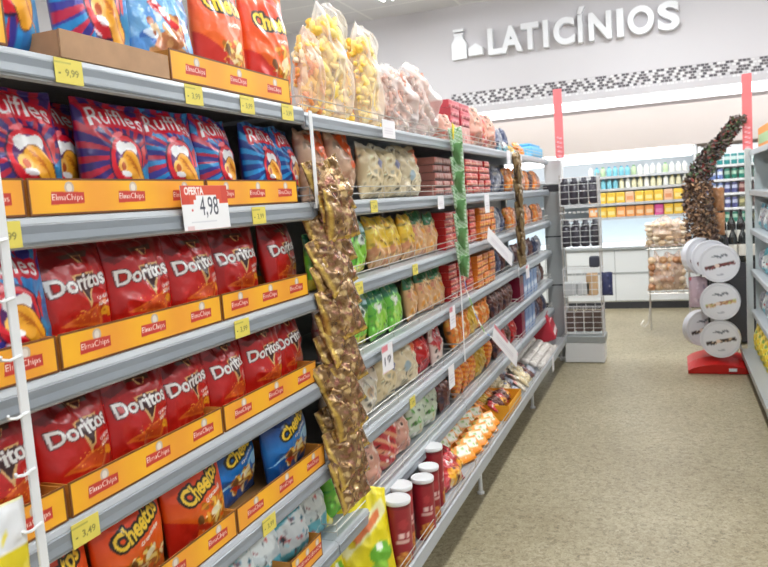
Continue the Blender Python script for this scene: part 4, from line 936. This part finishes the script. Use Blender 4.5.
# ================================================================== end post, red poles, wire basket rack
t = empty('end_post', (-1.02, 7.14, 0)); tag(t, 'grey steel end post with a pale cap box, at the far end of the shelving', 'end post')
mb = MB(); mb.bbox((-.09, -.05, .02), (.075, .05, 1.60), .006); 
for zz in (.71, 1.17): mb.box((-.0905, -.0515, zz), (.0755, .0515, zz + .012), 1)
mb.obj('column', [STEELM, DARKM], t)
mb = MB(); mb.bbox((-.09, -.055, 1.60), (.09, .055, 1.66), .004); mb.obj('bracket', DARKM, t)
mb = MB(); mb.bbox((-.07, -.06, 1.66), (.09, .06, 1.89), .008); mb.obj('cap_box', WHITEM, t)
c = Cv(.055, .75, (236, 120, 122), 900); A = c.a
for k in range(5): c.paint(((c.y + c.x * .5) > (.35 + k * .9)) & ((c.y + c.x * .5) < (.42 + k * .9)), (190, 70, 84)); c.paint(((c.y + c.x * .5) > (.6 + k * .9)) & ((c.y + c.x * .5) < (.8 + k * .9)) & (c.x > .2) & (c.x < .8), (244, 206, 210))
POLE = card_mesh('red_sign_blade', c, .075, .62, .02, 12, 60, PRINT, (226, 110, 112))
o = link('aisle_sign_blade', POLE); o.location = (-.925, 6.98, 1.895); o.rotation_euler = (0, 0, .1); tag(o, 'tall narrow red and white sign blade on the end post', 'sign blade', 'red sign blades at the aisle end')
o = link('aisle_sign_blade', POLE); o.location = (.615, 6.93, 1.83); o.rotation_euler = (0, 0, -.1); tag(o, 'tall narrow red and white sign blade on the post opposite', 'sign blade', 'red sign blades at the aisle end')

rk = empty('wire_basket_rack', (-.775, 7.05, 0)); tag(rk, 'white wire basket rack on a white plinth at the aisle end', 'basket rack')
mb = MB(); mb.bbox((-.175, -.13, .005), (.18, .13, .19), .006); mb.obj('plinth', WHITEM, rk)
mb = MB(); mb.bbox((-.18, -.135, .19), (.19, .135, .255), .006); mb.obj('shelf_base', STEELM, rk)
mb = MB()
for sx in (-.16, .17):
    for sy in (-.11, .11): mb.tube([(sx, sy, .255), (sx, sy, 1.74)], .006, 6)
mb.obj('frame', WIREM, rk)
def basket(z0, z1, rows):
    mb = MB(); nx = 4
    for k in range(rows + 1):
        zz = z0 + (z1 - z0) * k / rows
        mb.tube([(-.165, .118, zz), (-.165, -.118, zz), (.175, -.118, zz), (.175, .118, zz), (-.165, .118, zz)], .0045 if k in (0, rows) else .003, 5)
    for k in range(nx + 1):
        x = -.165 + .34 * k / nx; mb.tube([(x, -.118, z1), (x, -.118, z0), (x, .118, z0), (x, .118, z1)], .003, 5)
    for s in (-.165, .175):
        for q in (-.04, .04): mb.tube([(s, q, z0), (s, q, z1)], .003, 5)
    mb.obj('basket', WHITEM, rk)
for z0, z1, r in ((1.46, 1.71, 4), (1.07, 1.33, 5), (.62, .88, 4), (.28, .53, 5)): basket(z0, z1, r)
mb = MB()
for k in range(9): mb.bbox((-.17 + k * .039, -.128, 1.385), (-.145 + k * .039, -.122, 1.405), .002)
mb.obj('ticket_rail', WHITEM, rk)
mb = MB(); mb.bbox((-.036, -.036, 0), (.036, .036, .15), .012, 0, (64, 60, 70)); mb.lathe([(.036, .15), (.03, .165), (.018, .17), (.018, .19), (.002, .192)], n=12, cols=[(60, 58, 68)] * 5); DJ = mb.mesh('dark_jar', FILM, True)
for lv, (zz, nm) in enumerate(((1.465, 'top'), (1.075, 'second'))):
    for r in range(2):
        for q in range(4):
            for s in range(1):
                o = link('dark_jar', DJ); o.location = (-.775 - .125 + q * .085, 7.05 - .075 + r * .1, zz + .004); o.rotation_euler = (0, 0, rnd.uniform(-.1, .1)); o.scale = (1, 1, 1.28 if lv else 1.25)
                tag(o, f'dark capped jar, {ORD[q]} along the {"front" if r == 0 else "rear"} of the {nm} wire basket', 'jar', 'dark jars in the wire baskets')
mb = MB(); mb.bbox((-.034, -.05, 0), (.034, .05, .19), .008, 0, (96, 78, 70)); DB = mb.mesh('brown_pack', MATTEATTR)
for q in range(4):
    o = link('brown_pack', DB); o.location = (-.775 - .12 + q * .08, 7.02, .285 + .002); tag(o, f'brown upright pack, {ORD[q]} along the lowest wire basket', 'pack', 'brown packs in the lowest wire basket')
mb = MB(); mb.bbox((-.05, -.05, 0), (.05, .05, .20), .008, 0, (222, 184, 140)); o = mb.obj('beige_pack', MATTEATTR); o.location = (-.69, 7.02, .625); tag(o, 'beige pack in the third wire basket', 'pack')
for q in range(2):
    mb = MB(); mb.bbox((-.06, -.05, 0), (.06, .05, .12), .01, 0, (206, 208, 208)); o = mb.obj('pale_pack', MATTEATTR); o.location = (-.89 + q * .125, 7.02, .625); tag(o, f'pale pack in the third wire basket, {["at the post side", "in the middle"][q]}', 'pack')
mb = MB(); mb.bbox((-.045, -.04, 0), (.045, .04, .10), .01, 0, (70, 72, 84)); o = mb.obj('dark_box', MATTEATTR); o.location = (-.66, 7.0, .885); tag(o, 'small dark box on the third wire basket rim', 'box')
c = d_generic(.1, .2, (56, 62, 100), [('blobs', 8, [(90, 100, 150), (206, 206, 214), (40, 44, 70)], .05, .12)], 5)
o = link('dark_blue_pouch', bag_mesh('dark_blue_pouch', c, .10, .22, .04, 18, 24, 77, 1.5)); o.location = (-.555, 7.0, .62); tag(o, 'dark blue pouch hanging on the side of the wire rack', 'pouch')

# ================================================================== dairy fridges along the back
FX0, FX1 = -3.4, .30
fr = empty('dairy_fridge', (0, 10.12, 0)); tag(fr, 'long white open dairy fridge under the lettered wall', 'open fridge')
mb = MB(); mb.box((FX0, .02, .0), (FX1, .8, .09)); mb.obj('plinth', DARKM, fr)
mb = MB(); mb.prism([(0, 0)] * 0 or [(0, 0), (1, 0), (1, 1), (0, 1)], 0, .0001) if False else None
mb.bbox((FX0, 0, .09), (FX1, .8, .78), .02)
mb.box((FX0, -.004, .46), (FX1, .0, .485), 1)
for k in range(4):
    x = FX0 + .9 * (k + 1); mb.box((x, -.003, .10), (x + .008, .0, .77), 1)
mb.obj('cabinet', [FRIDGEM, STEELM], fr)
mb = MB(); mb.bbox((FX0, -.03, .78), (FX1, .06, .82), .008); mb.obj('bumper', STEELM, fr)
mb = MB(); mb.box((FX0 + .02, .06, .80), (FX1 - .02, .60, .835)); mb.obj('bright_deck', emit('deck_painted_glow', (246, 252, 255), 1.1), fr)  # deck is no lamp; its emission imitates fridge light falling on it
mb = MB(); mb.box((FX0, .62, .83), (FX1, .66, 2.05)); mb.obj('inner_back', mat('fridge_inner', (214, 224, 230), .4), fr)
for zz in (1.20, 1.385, 1.575, 1.74):
    mb = MB(); d0 = .12 if zz < 1.5 else .2
    mb.box((FX0, d0, zz - .018), (FX1, .62, zz)); mb.box((FX0, d0 - .006, zz - .026), (FX1, d0, zz + .006), 1); mb.obj('shelf', [FRIDGEM, SILVERM], fr)
mb = MB()
for x in (FX0 - .03, FX1): mb.bbox((x, 0, .09), (x + .03, .8, 2.1), .006)
mb.obj('side_panel', FRIDGEM, fr)
mb = MB(); mb.prism([(0, 0), (1, 0), (1, 1)], 0, 1) if False else None
CX1 = 2.6
mb.add([(FX0, -.02, 2.06), (CX1, -.02, 2.06), (CX1, -.10, 2.56), (FX0, -.10, 2.56), (FX0, .8, 2.06), (CX1, .8, 2.06), (CX1, .8, 2.56), (FX0, .8, 2.56)],
       [(0, 1, 2, 3), (1, 5, 6, 2), (5, 4, 7, 6), (4, 0, 3, 7), (3, 2, 6, 7), (4, 5, 1, 0)])
mb.obj('canopy', BEIGEM, fr)
mb = MB(); mb.bbox((FX0 + .02, .0, 1.93), (FX1 - .02, .14, 2.055), .02); mb.obj('canopy_lamp', GLOWM, fr)
mb = MB(); mb.bbox((-5.5, 9.87, 2.60), (4.8, 9.96, 2.7598), .02); tag(mb.obj('soffit_lamp', GLOWM), 'long bright strip lamp tucked under the lettered wall', 'strip lamp')
# fridge contents
def mkbottle(col, cap, r=.033, h=.13):
    mb = MB(); mb.lathe([(r * .9, 0), (r, .006), (r, h * .68), (r * .62, h * .84), (r * .45, h * .88), (r * .5, h * .89), (r * .5, h), (r * .1, h + .001)], n=12, cols=[col] * 4 + [col] + [cap] * 3); return mb.mesh('milk_bottle', FILM, True)
FB = {'white': mkbottle((236, 236, 228), (240, 240, 240)), 'cream': mkbottle((232, 226, 190), (200, 190, 120)), 'teal': mkbottle((130, 200, 214), (60, 150, 190)), 'green': mkbottle((190, 214, 170), (90, 160, 90))}
def fcup(cols, w=.11, h=.14, d=.08):
    mb = MB(); mb.bbox((-w / 2, -d / 2, 0), (w / 2, d / 2, h), .008, 0, cols[0]); mb.box((-w * .36, -d / 2 - .001, h * .25), (w * .36, -d / 2, h * .6), 0, cols[1]); return mb.mesh('dairy_pack', FILM)
FC = {'yellow': fcup(((240, 196, 70), (246, 226, 150))), 'orange': fcup(((238, 160, 90), (244, 210, 170))), 'pink': fcup(((206, 80, 140), (226, 140, 180))), 'peach': fcup(((240, 196, 160), (226, 150, 100)))}
def frow(src, z, y, x0, x1, pitch, pick, noun, name, cat, where):
    x = x0; k = 0; cnt = {}
    while x < x1:
        c_ = pick(k, x); cnt[c_] = cnt.get(c_, 0) + 1; n_ = cnt[c_] - 1
        o = link(name, src[c_]); o.location = (x, y, z + .002)
        tag(o, f'{c_} {noun}, {ORD[min(n_, 25)]} of its colour from the wire rack, {where}', cat, f'{noun}s on the {where}'); x += pitch; k += 1
frow(FB, 1.74, 10.38, -.98, .26, .078, lambda k, x: 'teal' if k in (1, 3, 4, 5, 6) else ('green' if k % 5 == 2 else 'white'), 'milk bottle', 'milk_bottle', 'bottle', 'upper fridge shelf')
frow(FB, 1.575, 10.38, -.98, .26, .078, lambda k, x: 'teal' if 1 < k < 5 else ('cream' if k % 3 else 'white'), 'milk bottle', 'milk_bottle', 'bottle', 'second fridge shelf')
frow(FC, 1.385, 10.30, -.96, .26, .118, lambda k, x: 'yellow' if k % 4 else 'peach', 'dairy pack', 'dairy_pack', 'dairy pack', 'third fridge shelf')
frow(FC, 1.20, 10.30, -.96, .26, .118, lambda k, x: 'pink' if k == 7 else ('yellow' if k in (1, 2, 8, 9) else 'orange'), 'dairy pack', 'dairy_pack', 'dairy pack', 'lowest fridge shelf')

# ================================================================== bread racks in front of the fridge
t = empty('bread_stand', (-.03, 8.42, 0)); tag(t, 'thin wire stand carrying two bags of bread before the fridge', 'wire stand')
mb = MB()
mb.tube([(-.27, .0, .14), (-.30, -.05, .10), (-.26, -.09, .08), (-.22, -.05, .12), (-.20, 0, .30), (-.20, .02, .94)], .007, 6)
for x in (-.20, .20): mb.tube([(x, .16, 0), (x, .16, 1.08), (x, -.16, 1.02)], .008, 6)
mb.tube([(.20, -.16, 0), (.20, -.16, 1.02)], .008, 6); mb.tube([(-.20, .16, .42), (.20, .16, .42)], .006, 6)
mb.obj('wire_frame', WIREM, t)
for zz in (.455, .925):
    mb = MB()
    for k in range(8): mb.tube([(-.20 + k * .057, -.18, zz), (-.20 + k * .057, .16, zz)], .004, 5)
    mb.tube([(-.21, -.18, zz), (.21, -.18, zz)], .006, 5); mb.tube([(-.21, .16, zz), (.21, .16, zz)], .006, 5); mb.obj('wire_shelf', WIREM, t)
def bread(y, z, w, h, seed, label, cols):
    t = empty('bagged_bread', (-.045, y, z)); tag(t, label, 'bagged bread', 'bags of bread on the wire stand')
    g = random.Random(seed); mb = MB()
    for r in range(5):
        for q in range(6):
            cx = -w * .36 + q * w * .144 + g.uniform(-.01, .01); cz = .045 + r * (h - .09) / 4.4; cy = g.uniform(-.06, .04)
            prof = []
            n1, n2 = 8, 10
            vs = []; 
            for i in range(n1 + 1):
                ph = math.pi * i / n1
                for j in range(n2):
                    th = 2 * math.pi * j / n2; vs.append((cx + w * .10 * math.sin(ph) * math.cos(th), cy + .07 * math.sin(ph) * math.sin(th), cz + h * .10 * math.cos(ph)))
            fs = [(i * n2 + j, i * n2 + (j + 1) % n2, (i + 1) * n2 + (j + 1) % n2, (i + 1) * n2 + j) for i in range(n1) for j in range(n2)]
            mb.add(vs, fs, 0, g.choice(cols))
    o = mb.obj('roll', MATTEATTR, t, smooth=True); o['kind'] = 'stuff'
    c = Cv(w, h, (255, 250, 245), 200); link('film', bag_mesh('film', c, w, h, .22, 30, 30, seed, 5.0, CLEARP, (255, 245, 235), topw=.6), t)
BC = [(226, 196, 160), (206, 160, 116), (236, 214, 186), (190, 136, 96)]
bread(8.42, .935, .46, .30, 3, 'plump pale bag of bread rolls, upper one on the wire stand', [(232, 214, 188), (224, 196, 160), (238, 224, 204)])
bread(8.42, .465, .42, .40, 4, 'brown bag of bread rolls, lower one on the wire stand', BC)

# ================================================================== hanging garland of dried packets
def garland():
    path = [Vector(p) for p in [(.56, 6.92, 2.10), (.47, 6.92, 1.98), (.38, 6.92, 1.87), (.29, 6.92, 1.76), (.225, 6.92, 1.62), (.22, 6.92, 1.45), (.235, 6.92, 1.28), (.25, 6.92, 1.12), (.26, 6.92, 1.0)]]
    mb = MB(); g = random.Random(6)
    def P(s):
        s = s * (len(path) - 1); i = min(int(s), len(path) - 2); return path[i].lerp(path[i + 1], s - i)
    for k in range(3600):
        s = g.random(); p = P(s); R_ = .06 + .075 * min(1, s * 1.5)
        a = g.uniform(0, 6.28); r = R_ * g.random() ** .5
        c = p + Vector((math.cos(a) * r, math.sin(a) * r * .9, g.uniform(-.02, .02)))
        L = g.uniform(.012, .030); W = L * .55; d1 = Vector((g.gauss(0, 1), g.gauss(0, 1), g.gauss(0, 1))).normalized(); d2 = d1.orthogonal().normalized(); d3 = d1.cross(d2) * .3
        if s < .5: col = g.choice([(96, 82, 76), (82, 66, 62), (96, 104, 76), (110, 90, 80), (70, 62, 60), (140, 66, 60), (78, 102, 66)])
        else: col = g.choice([(140, 110, 88), (106, 82, 70), (168, 130, 96), (116, 96, 84), (196, 156, 120), (84, 66, 62)])
        mb.add([c - d1 * L, c - d2 * W, c + d3 * L, c + d2 * W, c + d1 * L], [(0, 1, 2), (0, 2, 3), (4, 2, 1), (4, 3, 2), (0, 3, 4, 1)], 0, col)
    return mb
t = empty('dried_herb_garland', (0, 0, 0)); tag(t, 'dark brown and green dried garland drooping from the post opposite', 'garland')
o = garland().obj('dried_leaf', MATTEATTR, t); o['kind'] = 'stuff'
mb = MB(); mb.tube([(.60, 6.92, 2.12), (.47, 6.92, 1.98), (.38, 6.92, 1.87), (.29, 6.92, 1.76), (.225, 6.92, 1.62), (.22, 6.92, 1.45), (.25, 6.92, .98)], .014, 6, 0, (90, 74, 60)); mb.obj('cord', MATTEATTR, t)
c = d_generic(.14, .4, (196, 140, 96), [('blobs', 20, [(226, 180, 140), (170, 110, 76), (206, 120, 60)], .05, .12)], 31)
for k, zz in enumerate((1.33, 1.12)):
    put(bag_mesh('biscuit_sleeve', c, .11, .2, .06, 16, 22, 700 + k, 1.5), 'biscuit_sleeve', .385, 7.05, zz, -R90 + .1, 0, f"tan packet hanging beside the dark garland, {['upper', 'lower'][k]}", 'snack packet')

# ================================================================== round tin display on a red base
ds = empty('tin_display_stand', (.345, 6.72, 0)); tag(ds, 'red floor base of the round tin display', 'display stand')
mb = MB(); prof = [(-.22, -.16, 0), (.24, -.16, 0)]
n = 12; vs = []; 
for i in range(n + 1):
    u = i / n; x = -.24 + .47 * u; zz = .045 + .07 * math.sin(math.pi * u) ** .7
    vs += [(x, -.15, .004), (x, -.17, zz * .75), (x, -.05, zz + .02), (x, .24, zz + .02), (x, .26, .004)]
fs = [(i * 5 + j, (i + 1) * 5 + j, (i + 1) * 5 + (j + 1) % 5, i * 5 + (j + 1) % 5) for i in range(n) for j in range(5)] + [(4, 3, 2, 1, 0), tuple(n * 5 + j for j in range(5))]
mb.add(vs, fs); mb.obj('base', REDM, ds, smooth=False)
mb = MB(); mb.box((.07, -.173, .03), (.13, -.168, .055)); mb.obj('label_plate', WHITEM, ds)
mb = MB(); mb.tube([(-.06, .04, .1), (-.06, .04, 1.12)], .01, 6); mb.tube([(.09, .04, .1), (.09, .04, 1.12)], .01, 6)
for zz in (.235, .53, .82):
    mb.tube([(-.12, -.10, zz), (-.12, .12, zz), (.12, .12, zz), (.12, -.10, zz)], .006, 6)
mb.obj('support', DARKM, ds)
def tin(pic, seed):
    R_ = .152; n = 44; rings = 18; mb = MB()
    c = Cv(.3, .3, (222, 222, 226), 700)
    c.ell(.5, .5, .47, .47, (232, 232, 236)); c.ell(.5, .5, .455, .455, (218, 218, 224)); c.ell(.5, .5, .43, .43, (230, 230, 234))
    c.text('Premium', .52, .70, .34, .085, (96, 100, 110), bold=.0, rot=.08, slant=.2) if False else [c.ell(.36 + k * .045, .68 + .03 * math.sin(k * 1.3) + k * .006, .028, .032 if k % 2 else .02, (112, 116, 124)) or c.ell(.36 + k * .045, .68 + .03 * math.sin(k * 1.3) + k * .006, .014, .012, (226, 226, 230)) for k in range(9)]
    cols = {0: [(90, 44, 40), (120, 60, 56), (60, 36, 36), (150, 80, 80)], 1: [(214, 180, 130), (170, 120, 90), (190, 196, 120), (230, 206, 170)], 2: [(60, 48, 44), (90, 70, 60), (40, 34, 34), (196, 170, 140)]}[pic]
    c.poly([(.14, .42), (.42, .46), (.40, .36), (.18, .33)], cols[0]); c.poly([(.46, .50), (.88, .56), (.90, .49), (.50, .41)], cols[1])
    g = random.Random(seed)
    for _ in range(34):
        x = g.uniform(.16, .88); c.ell(x, .38 + (x - .16) * .2 + g.uniform(-.04, .04), .03, .016, g.choice(cols), .2)
    c.ell(.45, .45, .06, .05, (236, 214, 196)); c.ell(.52, .20, .10, .012, (176, 178, 186)); c.ell(.52, .235, .07, .01, (190, 190, 196))
    vs = []; cc = []
    for i in range(rings + 1):
        r_ = R_ * (i / rings); 
        for k in range(n):
            th = 2 * math.pi * k / n; x, z_ = r_ * math.cos(th), r_ * math.sin(th); dz = -.004 if i < rings - 1 else 0
            vs.append((x, -.035 - dz * 0 + (.002 if i < rings - 1 else 0), z_ + R_)); px = c.im[min(c.H - 1, int((z_ / (2 * R_) + .5) * c.H)), min(c.W - 1, int((x / (2 * R_) + .5) * c.W))]; cc.append(tuple(px))
    o_ = len(vs)
    for yy in (-.030, .035):
        for k in range(n):
            th = 2 * math.pi * k / n; vs.append((R_ * 1.01 * math.cos(th), yy, R_ * 1.01 * math.sin(th) + R_)); cc.append((226, 226, 232))
    fs = [(i * n + k, (i + 1) * n + k, (i + 1) * n + (k + 1) % n, i * n + (k + 1) % n) for i in range(rings) for k in range(n)]
    fs += [(rings * n + k, o_ + k, o_ + (k + 1) % n, rings * n + (k + 1) % n) for k in range(n)] + [(o_ + k, o_ + n + k, o_ + n + (k + 1) % n, o_ + (k + 1) % n) for k in range(n)] + [tuple(o_ + n + k for k in range(n - 1, -1, -1))]
    mb.add(vs, fs, 0, cc); return mb.mesh('cookie_tin', attr_mat('tin_paint%d' % pic, .35), False)
TN = [tin(k, k + 4) for k in range(3)]
for (x, y, z_, k, rz, lab) in [(.362, 6.60, .768, 0, -.12, 'front round white tin at the top of the display, dark red picture'), (.362, 6.60, .455, 1, -.12, 'front round white tin in the middle of the display, cream picture'), (.360, 6.60, .142, 2, -.12, 'front round white tin at the bottom by the red base, dark picture'),
                               (.225, 6.78, .82, 0, .5, 'round white tin turned aside behind the top front one'), (.22, 6.80, .20, 2, .5, 'round white tin turned aside behind the bottom front one'), (.305, 6.70, .80, 0, .0, 'round white tin sandwiched between the two topmost tins')]:
    o = link('round_tin', TN[k]); o.location = (x, y, z_); o.rotation_euler = (0, 0, rz); tag(o, lab, 'round tin', 'round tins on the display stand')
c = d_generic(.18, .24, (206, 180, 190), [('blobs', 14, [(226, 206, 214), (206, 80, 90), (170, 150, 170)], .05, .12)], 41)
put(bag_mesh('pink_bag', c, .17, .26, .09, 20, 24, 710, 1.5), 'pink_snack_bag', .215, 6.80, .53, -R90, 0, 'pinkish bag behind the middle round tin', 'snack bag')

# ================================================================== wine bottles and cans behind
t = empty('wine_rack', (.62, 7.9, 0)); tag(t, 'dark stepped rack holding the wine bottles behind the round tins', 'wine rack')
mb = MB(); mb.bbox((-.30, -.10, .02), (.62, .42, .66), .006); mb.obj('body', DARKM, t)
mb = MB(); mb.box((-.30, -.10, .66), (.62, .16, .80)); mb.obj('step', DARKM, t)
mb = MB(); mb.box((-.30, .165, .66), (.62, .42, .92)); mb.obj('step', DARKM, t)
def wine():
    mb = MB(); g = (34, 36, 34)
    mb.lathe([(.035, 0), (.037, .008), (.037, .19), (.030, .215), (.015, .245), (.013, .30), (.015, .305), (.013, .312)], n=14, cols=[g] * 5 + [(40, 30, 34)] * 3); body = mb.mesh('bottle_body', attr_mat('dark_glass', .12, 0, 0, 40, .5), True)
    mb = MB(); mb.lathe([(.0376, .05), (.0378, .052), (.0378, .14), (.0376, .142)], n=14, cols=[(228, 224, 214)] * 4); lab = mb.mesh('paper_label', PRINT, True); return body, lab
WB, WL = wine()
for r in range(2):
    for q in range(6):
        t = empty('wine_bottle', (.385 + q * .085 + r * .01, 7.86 + r * .30 - .0, .802 + r * .12)); tag(t, f'dark wine bottle with white label, {ORD[q]} along the {"front" if r == 0 else "rear"} step', 'wine bottle', 'wine bottles behind the round tins')
        t.scale = (1.08, 1.08, 1.2); link('bottle_body', WB, t); link('paper_label', WL, t)
sh = empty('can_shelving', (.33, 9.45, 0)); tag(sh, 'bright white shelving of small cans behind the wine bottles', 'shelving unit')
mb = MB(); mb.box((0, .36, .02), (1.5, .39, 2.0)); mb.box((0, 0, .02), (.02, .36, 2.0)); mb.obj('frame', WHITEM, sh)
CANL = (.75, .93, 1.10, 1.27, 1.44, 1.60, 1.765)
for zz in CANL:
    mb = MB(); mb.box((.02, 0, zz - .02), (1.5, .36, zz)); mb.box((.02, -.004, zz - .024), (1.5, 0, zz + .004)); mb.obj('shelf', WHITEM, sh)
def can(col, c2):
    mb = MB(); mb.lathe([(.028, 0), (.032, .006), (.032, .05), (.032, .055), (.032, .09), (.032, .095), (.032, .118), (.027, .125), (.001, .1245)], n=12, cols=[col, col, col, c2, c2, col, col, (206, 208, 212), (206, 208, 212)]); return mb.mesh('drink_can', FILM, True)
CN = {'teal': can((60, 150, 150), (214, 230, 226)), 'green': can((50, 130, 110), (170, 200, 180)), 'purple': can((90, 92, 140), (200, 204, 226)), 'brown': can((120, 70, 70), (190, 160, 150)), 'olive': can((120, 120, 90), (200, 190, 140)), 'blue': can((120, 140, 190), (226, 230, 240))}
plan = {1.765: ['teal', 'teal', 'teal'], 1.60: ['blue', 'green', 'green', 'green'], 1.44: ['blue', 'purple', 'brown', 'brown'], 1.27: ['olive', 'purple', 'olive', 'brown'], 1.10: ['olive', 'green', 'olive']}
for li, (zz, pl) in enumerate(plan.items()):
    cnt = {}
    for q in range(9):
        kcol = pl[min(q * len(pl) // 9, len(pl) - 1)]; cnt[kcol] = cnt.get(kcol, 0) + 1
        o = link('drink_can', CN[kcol]); o.location = (.40 + q * .075, 9.50, zz + .001); tag(o, f'small {kcol} can, {ORD[cnt[kcol] - 1]} {kcol} one, {ORD[li]} bright shelf from the top', 'can', 'cans on the bright white shelving')

# ================================================================== shelving opposite (its end shows at the frame edge)
RX = .62
def rgondola(y0, y1, label):
    t = empty('gondola_shelving', (0, y0, 0)); tag(t, label, 'shelving unit'); L = y1 - y0; e = .002
    mb = MB(); mb.box((1.07, e, .05), (1.10, L - e, 1.82)); mb.obj('back_panel', BACKM, t)
    mb = MB(); mb.box((RX + .03, L - .03, .03), (1.10, L - .002, 1.83)); mb.obj('end_panel', mat('frosted_end', (196, 206, 206), .4), t)
    for zz in (.50, .84, 1.18, 1.50, 1.82):
        mb = MB(); mb.prism([(1.07, zz - .02), (RX + .01, zz - .02), (RX, zz - .045), (RX - .004, zz - .04), (RX - .004, zz - .005), (RX + .004, zz), (1.07, zz)], e, L - e); s = mb.obj('shelf', SHELFM, t)
    mb = MB(); mb.prism([(1.07, .14), (RX - .10, .14), (RX - .105, .20), (RX - .09, .20), (RX - .09, .16), (1.07, .16)], e, L - e); mb.obj('base_tray', SHELFM, t)
    mb = MB(); mb.box((RX - .03, e, 0), (RX - .01, L - e, .138)); mb.obj('kick_plate', DARKM, t)
    return t
rgondola(5.25, 6.85, 'pale shelving unit opposite, at the edge of the view past the round tins')
rgondola(3.65, 5.25, 'pale shelving unit opposite, first before the one beside the tins')
mb = MB(); mb.bbox((-.024, -.03, 0), (.024, .03, 1.84), .004); o = mb.obj('end_post', mat('pale_post', (208, 214, 212), .35)); o.location = (.61, 6.885, 0); tag(o, 'pale grey end post of the shelving opposite, below the red blade', 'end post')
SHB = {'yellow': 'ochre', 'pale': 'grey', 'white': 'white', 'teal': 'teal'}
def rrow(keys, z_, y0, y1, p, where, sc=1.0, x=.70):
    cnt = {}; y = y1 - p / 2; k = 0
    while y > y0:
        q = keys[k % len(keys)]; cnt[q] = cnt.get(q, 0) + 1
        o = put(SM[SHB[q]], 'snack_bag', x, y, z_ + .003, rnd.uniform(-.1, .1), -.05, f'{q} bag, {ORD[cnt[q] - 1]} {q} one from the far end, {where} of the shelving opposite', 'snack bag', 'bags on the shelving opposite', side=-1, sc=sc); y -= p; k += 1
mkbag('bright', .2, .26, .09, (240, 210, 60), [('blobs', 10, [(246, 226, 100), (226, 170, 40), (120, 160, 80)], .05, .12)], 611); SHB['yellow'] = 'bright'
rrow(['yellow'], .16, 5.2, 6.8, .2, 'bottom tray', 1.05, .66)
rrow(['pale', 'white'], .50, 5.4, 6.8, .19, 'first shelf up')
rrow(['pale', 'teal', 'white'], .84, 5.4, 6.8, .19, 'second shelf up')
rrow(['white', 'pale'], 1.18, 5.4, 6.8, .19, 'third shelf up')
mb = MB(); mb.bbox((-.14, -.5, 0), (.14, .5, .16), .01, 0, (236, 150, 70)); mb.box((-.141, -.46, .03), (-.140, .46, .10), 0, (170, 200, 150)); o = mb.obj('orange_box', MATTEATTR); o.location = (.80, 6.1, 1.823); tag(o, 'orange box on top of the shelving opposite', 'box')
#@@MORE@@
# ================================================================== camera, light, view
def cam():
    cd = bpy.data.cameras.new('camera'); o = bpy.data.objects.new('camera', cd); COL.objects.link(o)
    yaw, pitch, roll, fl = 0.373648714, 0.107623218, -0.0707212832, 740.0
    f = Vector((-math.sin(yaw) * math.cos(pitch), math.cos(yaw) * math.cos(pitch), -math.sin(pitch)))
    r = Vector((math.cos(yaw), math.sin(yaw), 0)); u = r.cross(f); c, s = math.cos(roll), math.sin(roll)
    r2 = c * r + s * u; u2 = -s * r + c * u
    M = Matrix((r2, u2, -f)).transposed().to_4x4(); M.translation = (0, 0, 1.6); o.matrix_world = M
    cd.sensor_fit = 'HORIZONTAL'; cd.sensor_width = 36; cd.lens = fl / 768 * 36; cd.clip_start = .02; cd.clip_end = 60
    cd.dof.use_dof = True; cd.dof.focus_distance = 1.9; cd.dof.aperture_fstop = 9
    S.camera = o
cam()
w = bpy.data.worlds.new('world'); S.world = w; w.use_nodes = True
w.node_tree.nodes['Background'].inputs[0].default_value = (.93, .96, 1, 1); w.node_tree.nodes['Background'].inputs[1].default_value = .55
S.view_settings.view_transform = 'Standard'; S.view_settings.look = 'None'; S.view_settings.gamma = 1; S.view_settings.use_curve_mapping = False
S.view_settings.exposure = 0.08
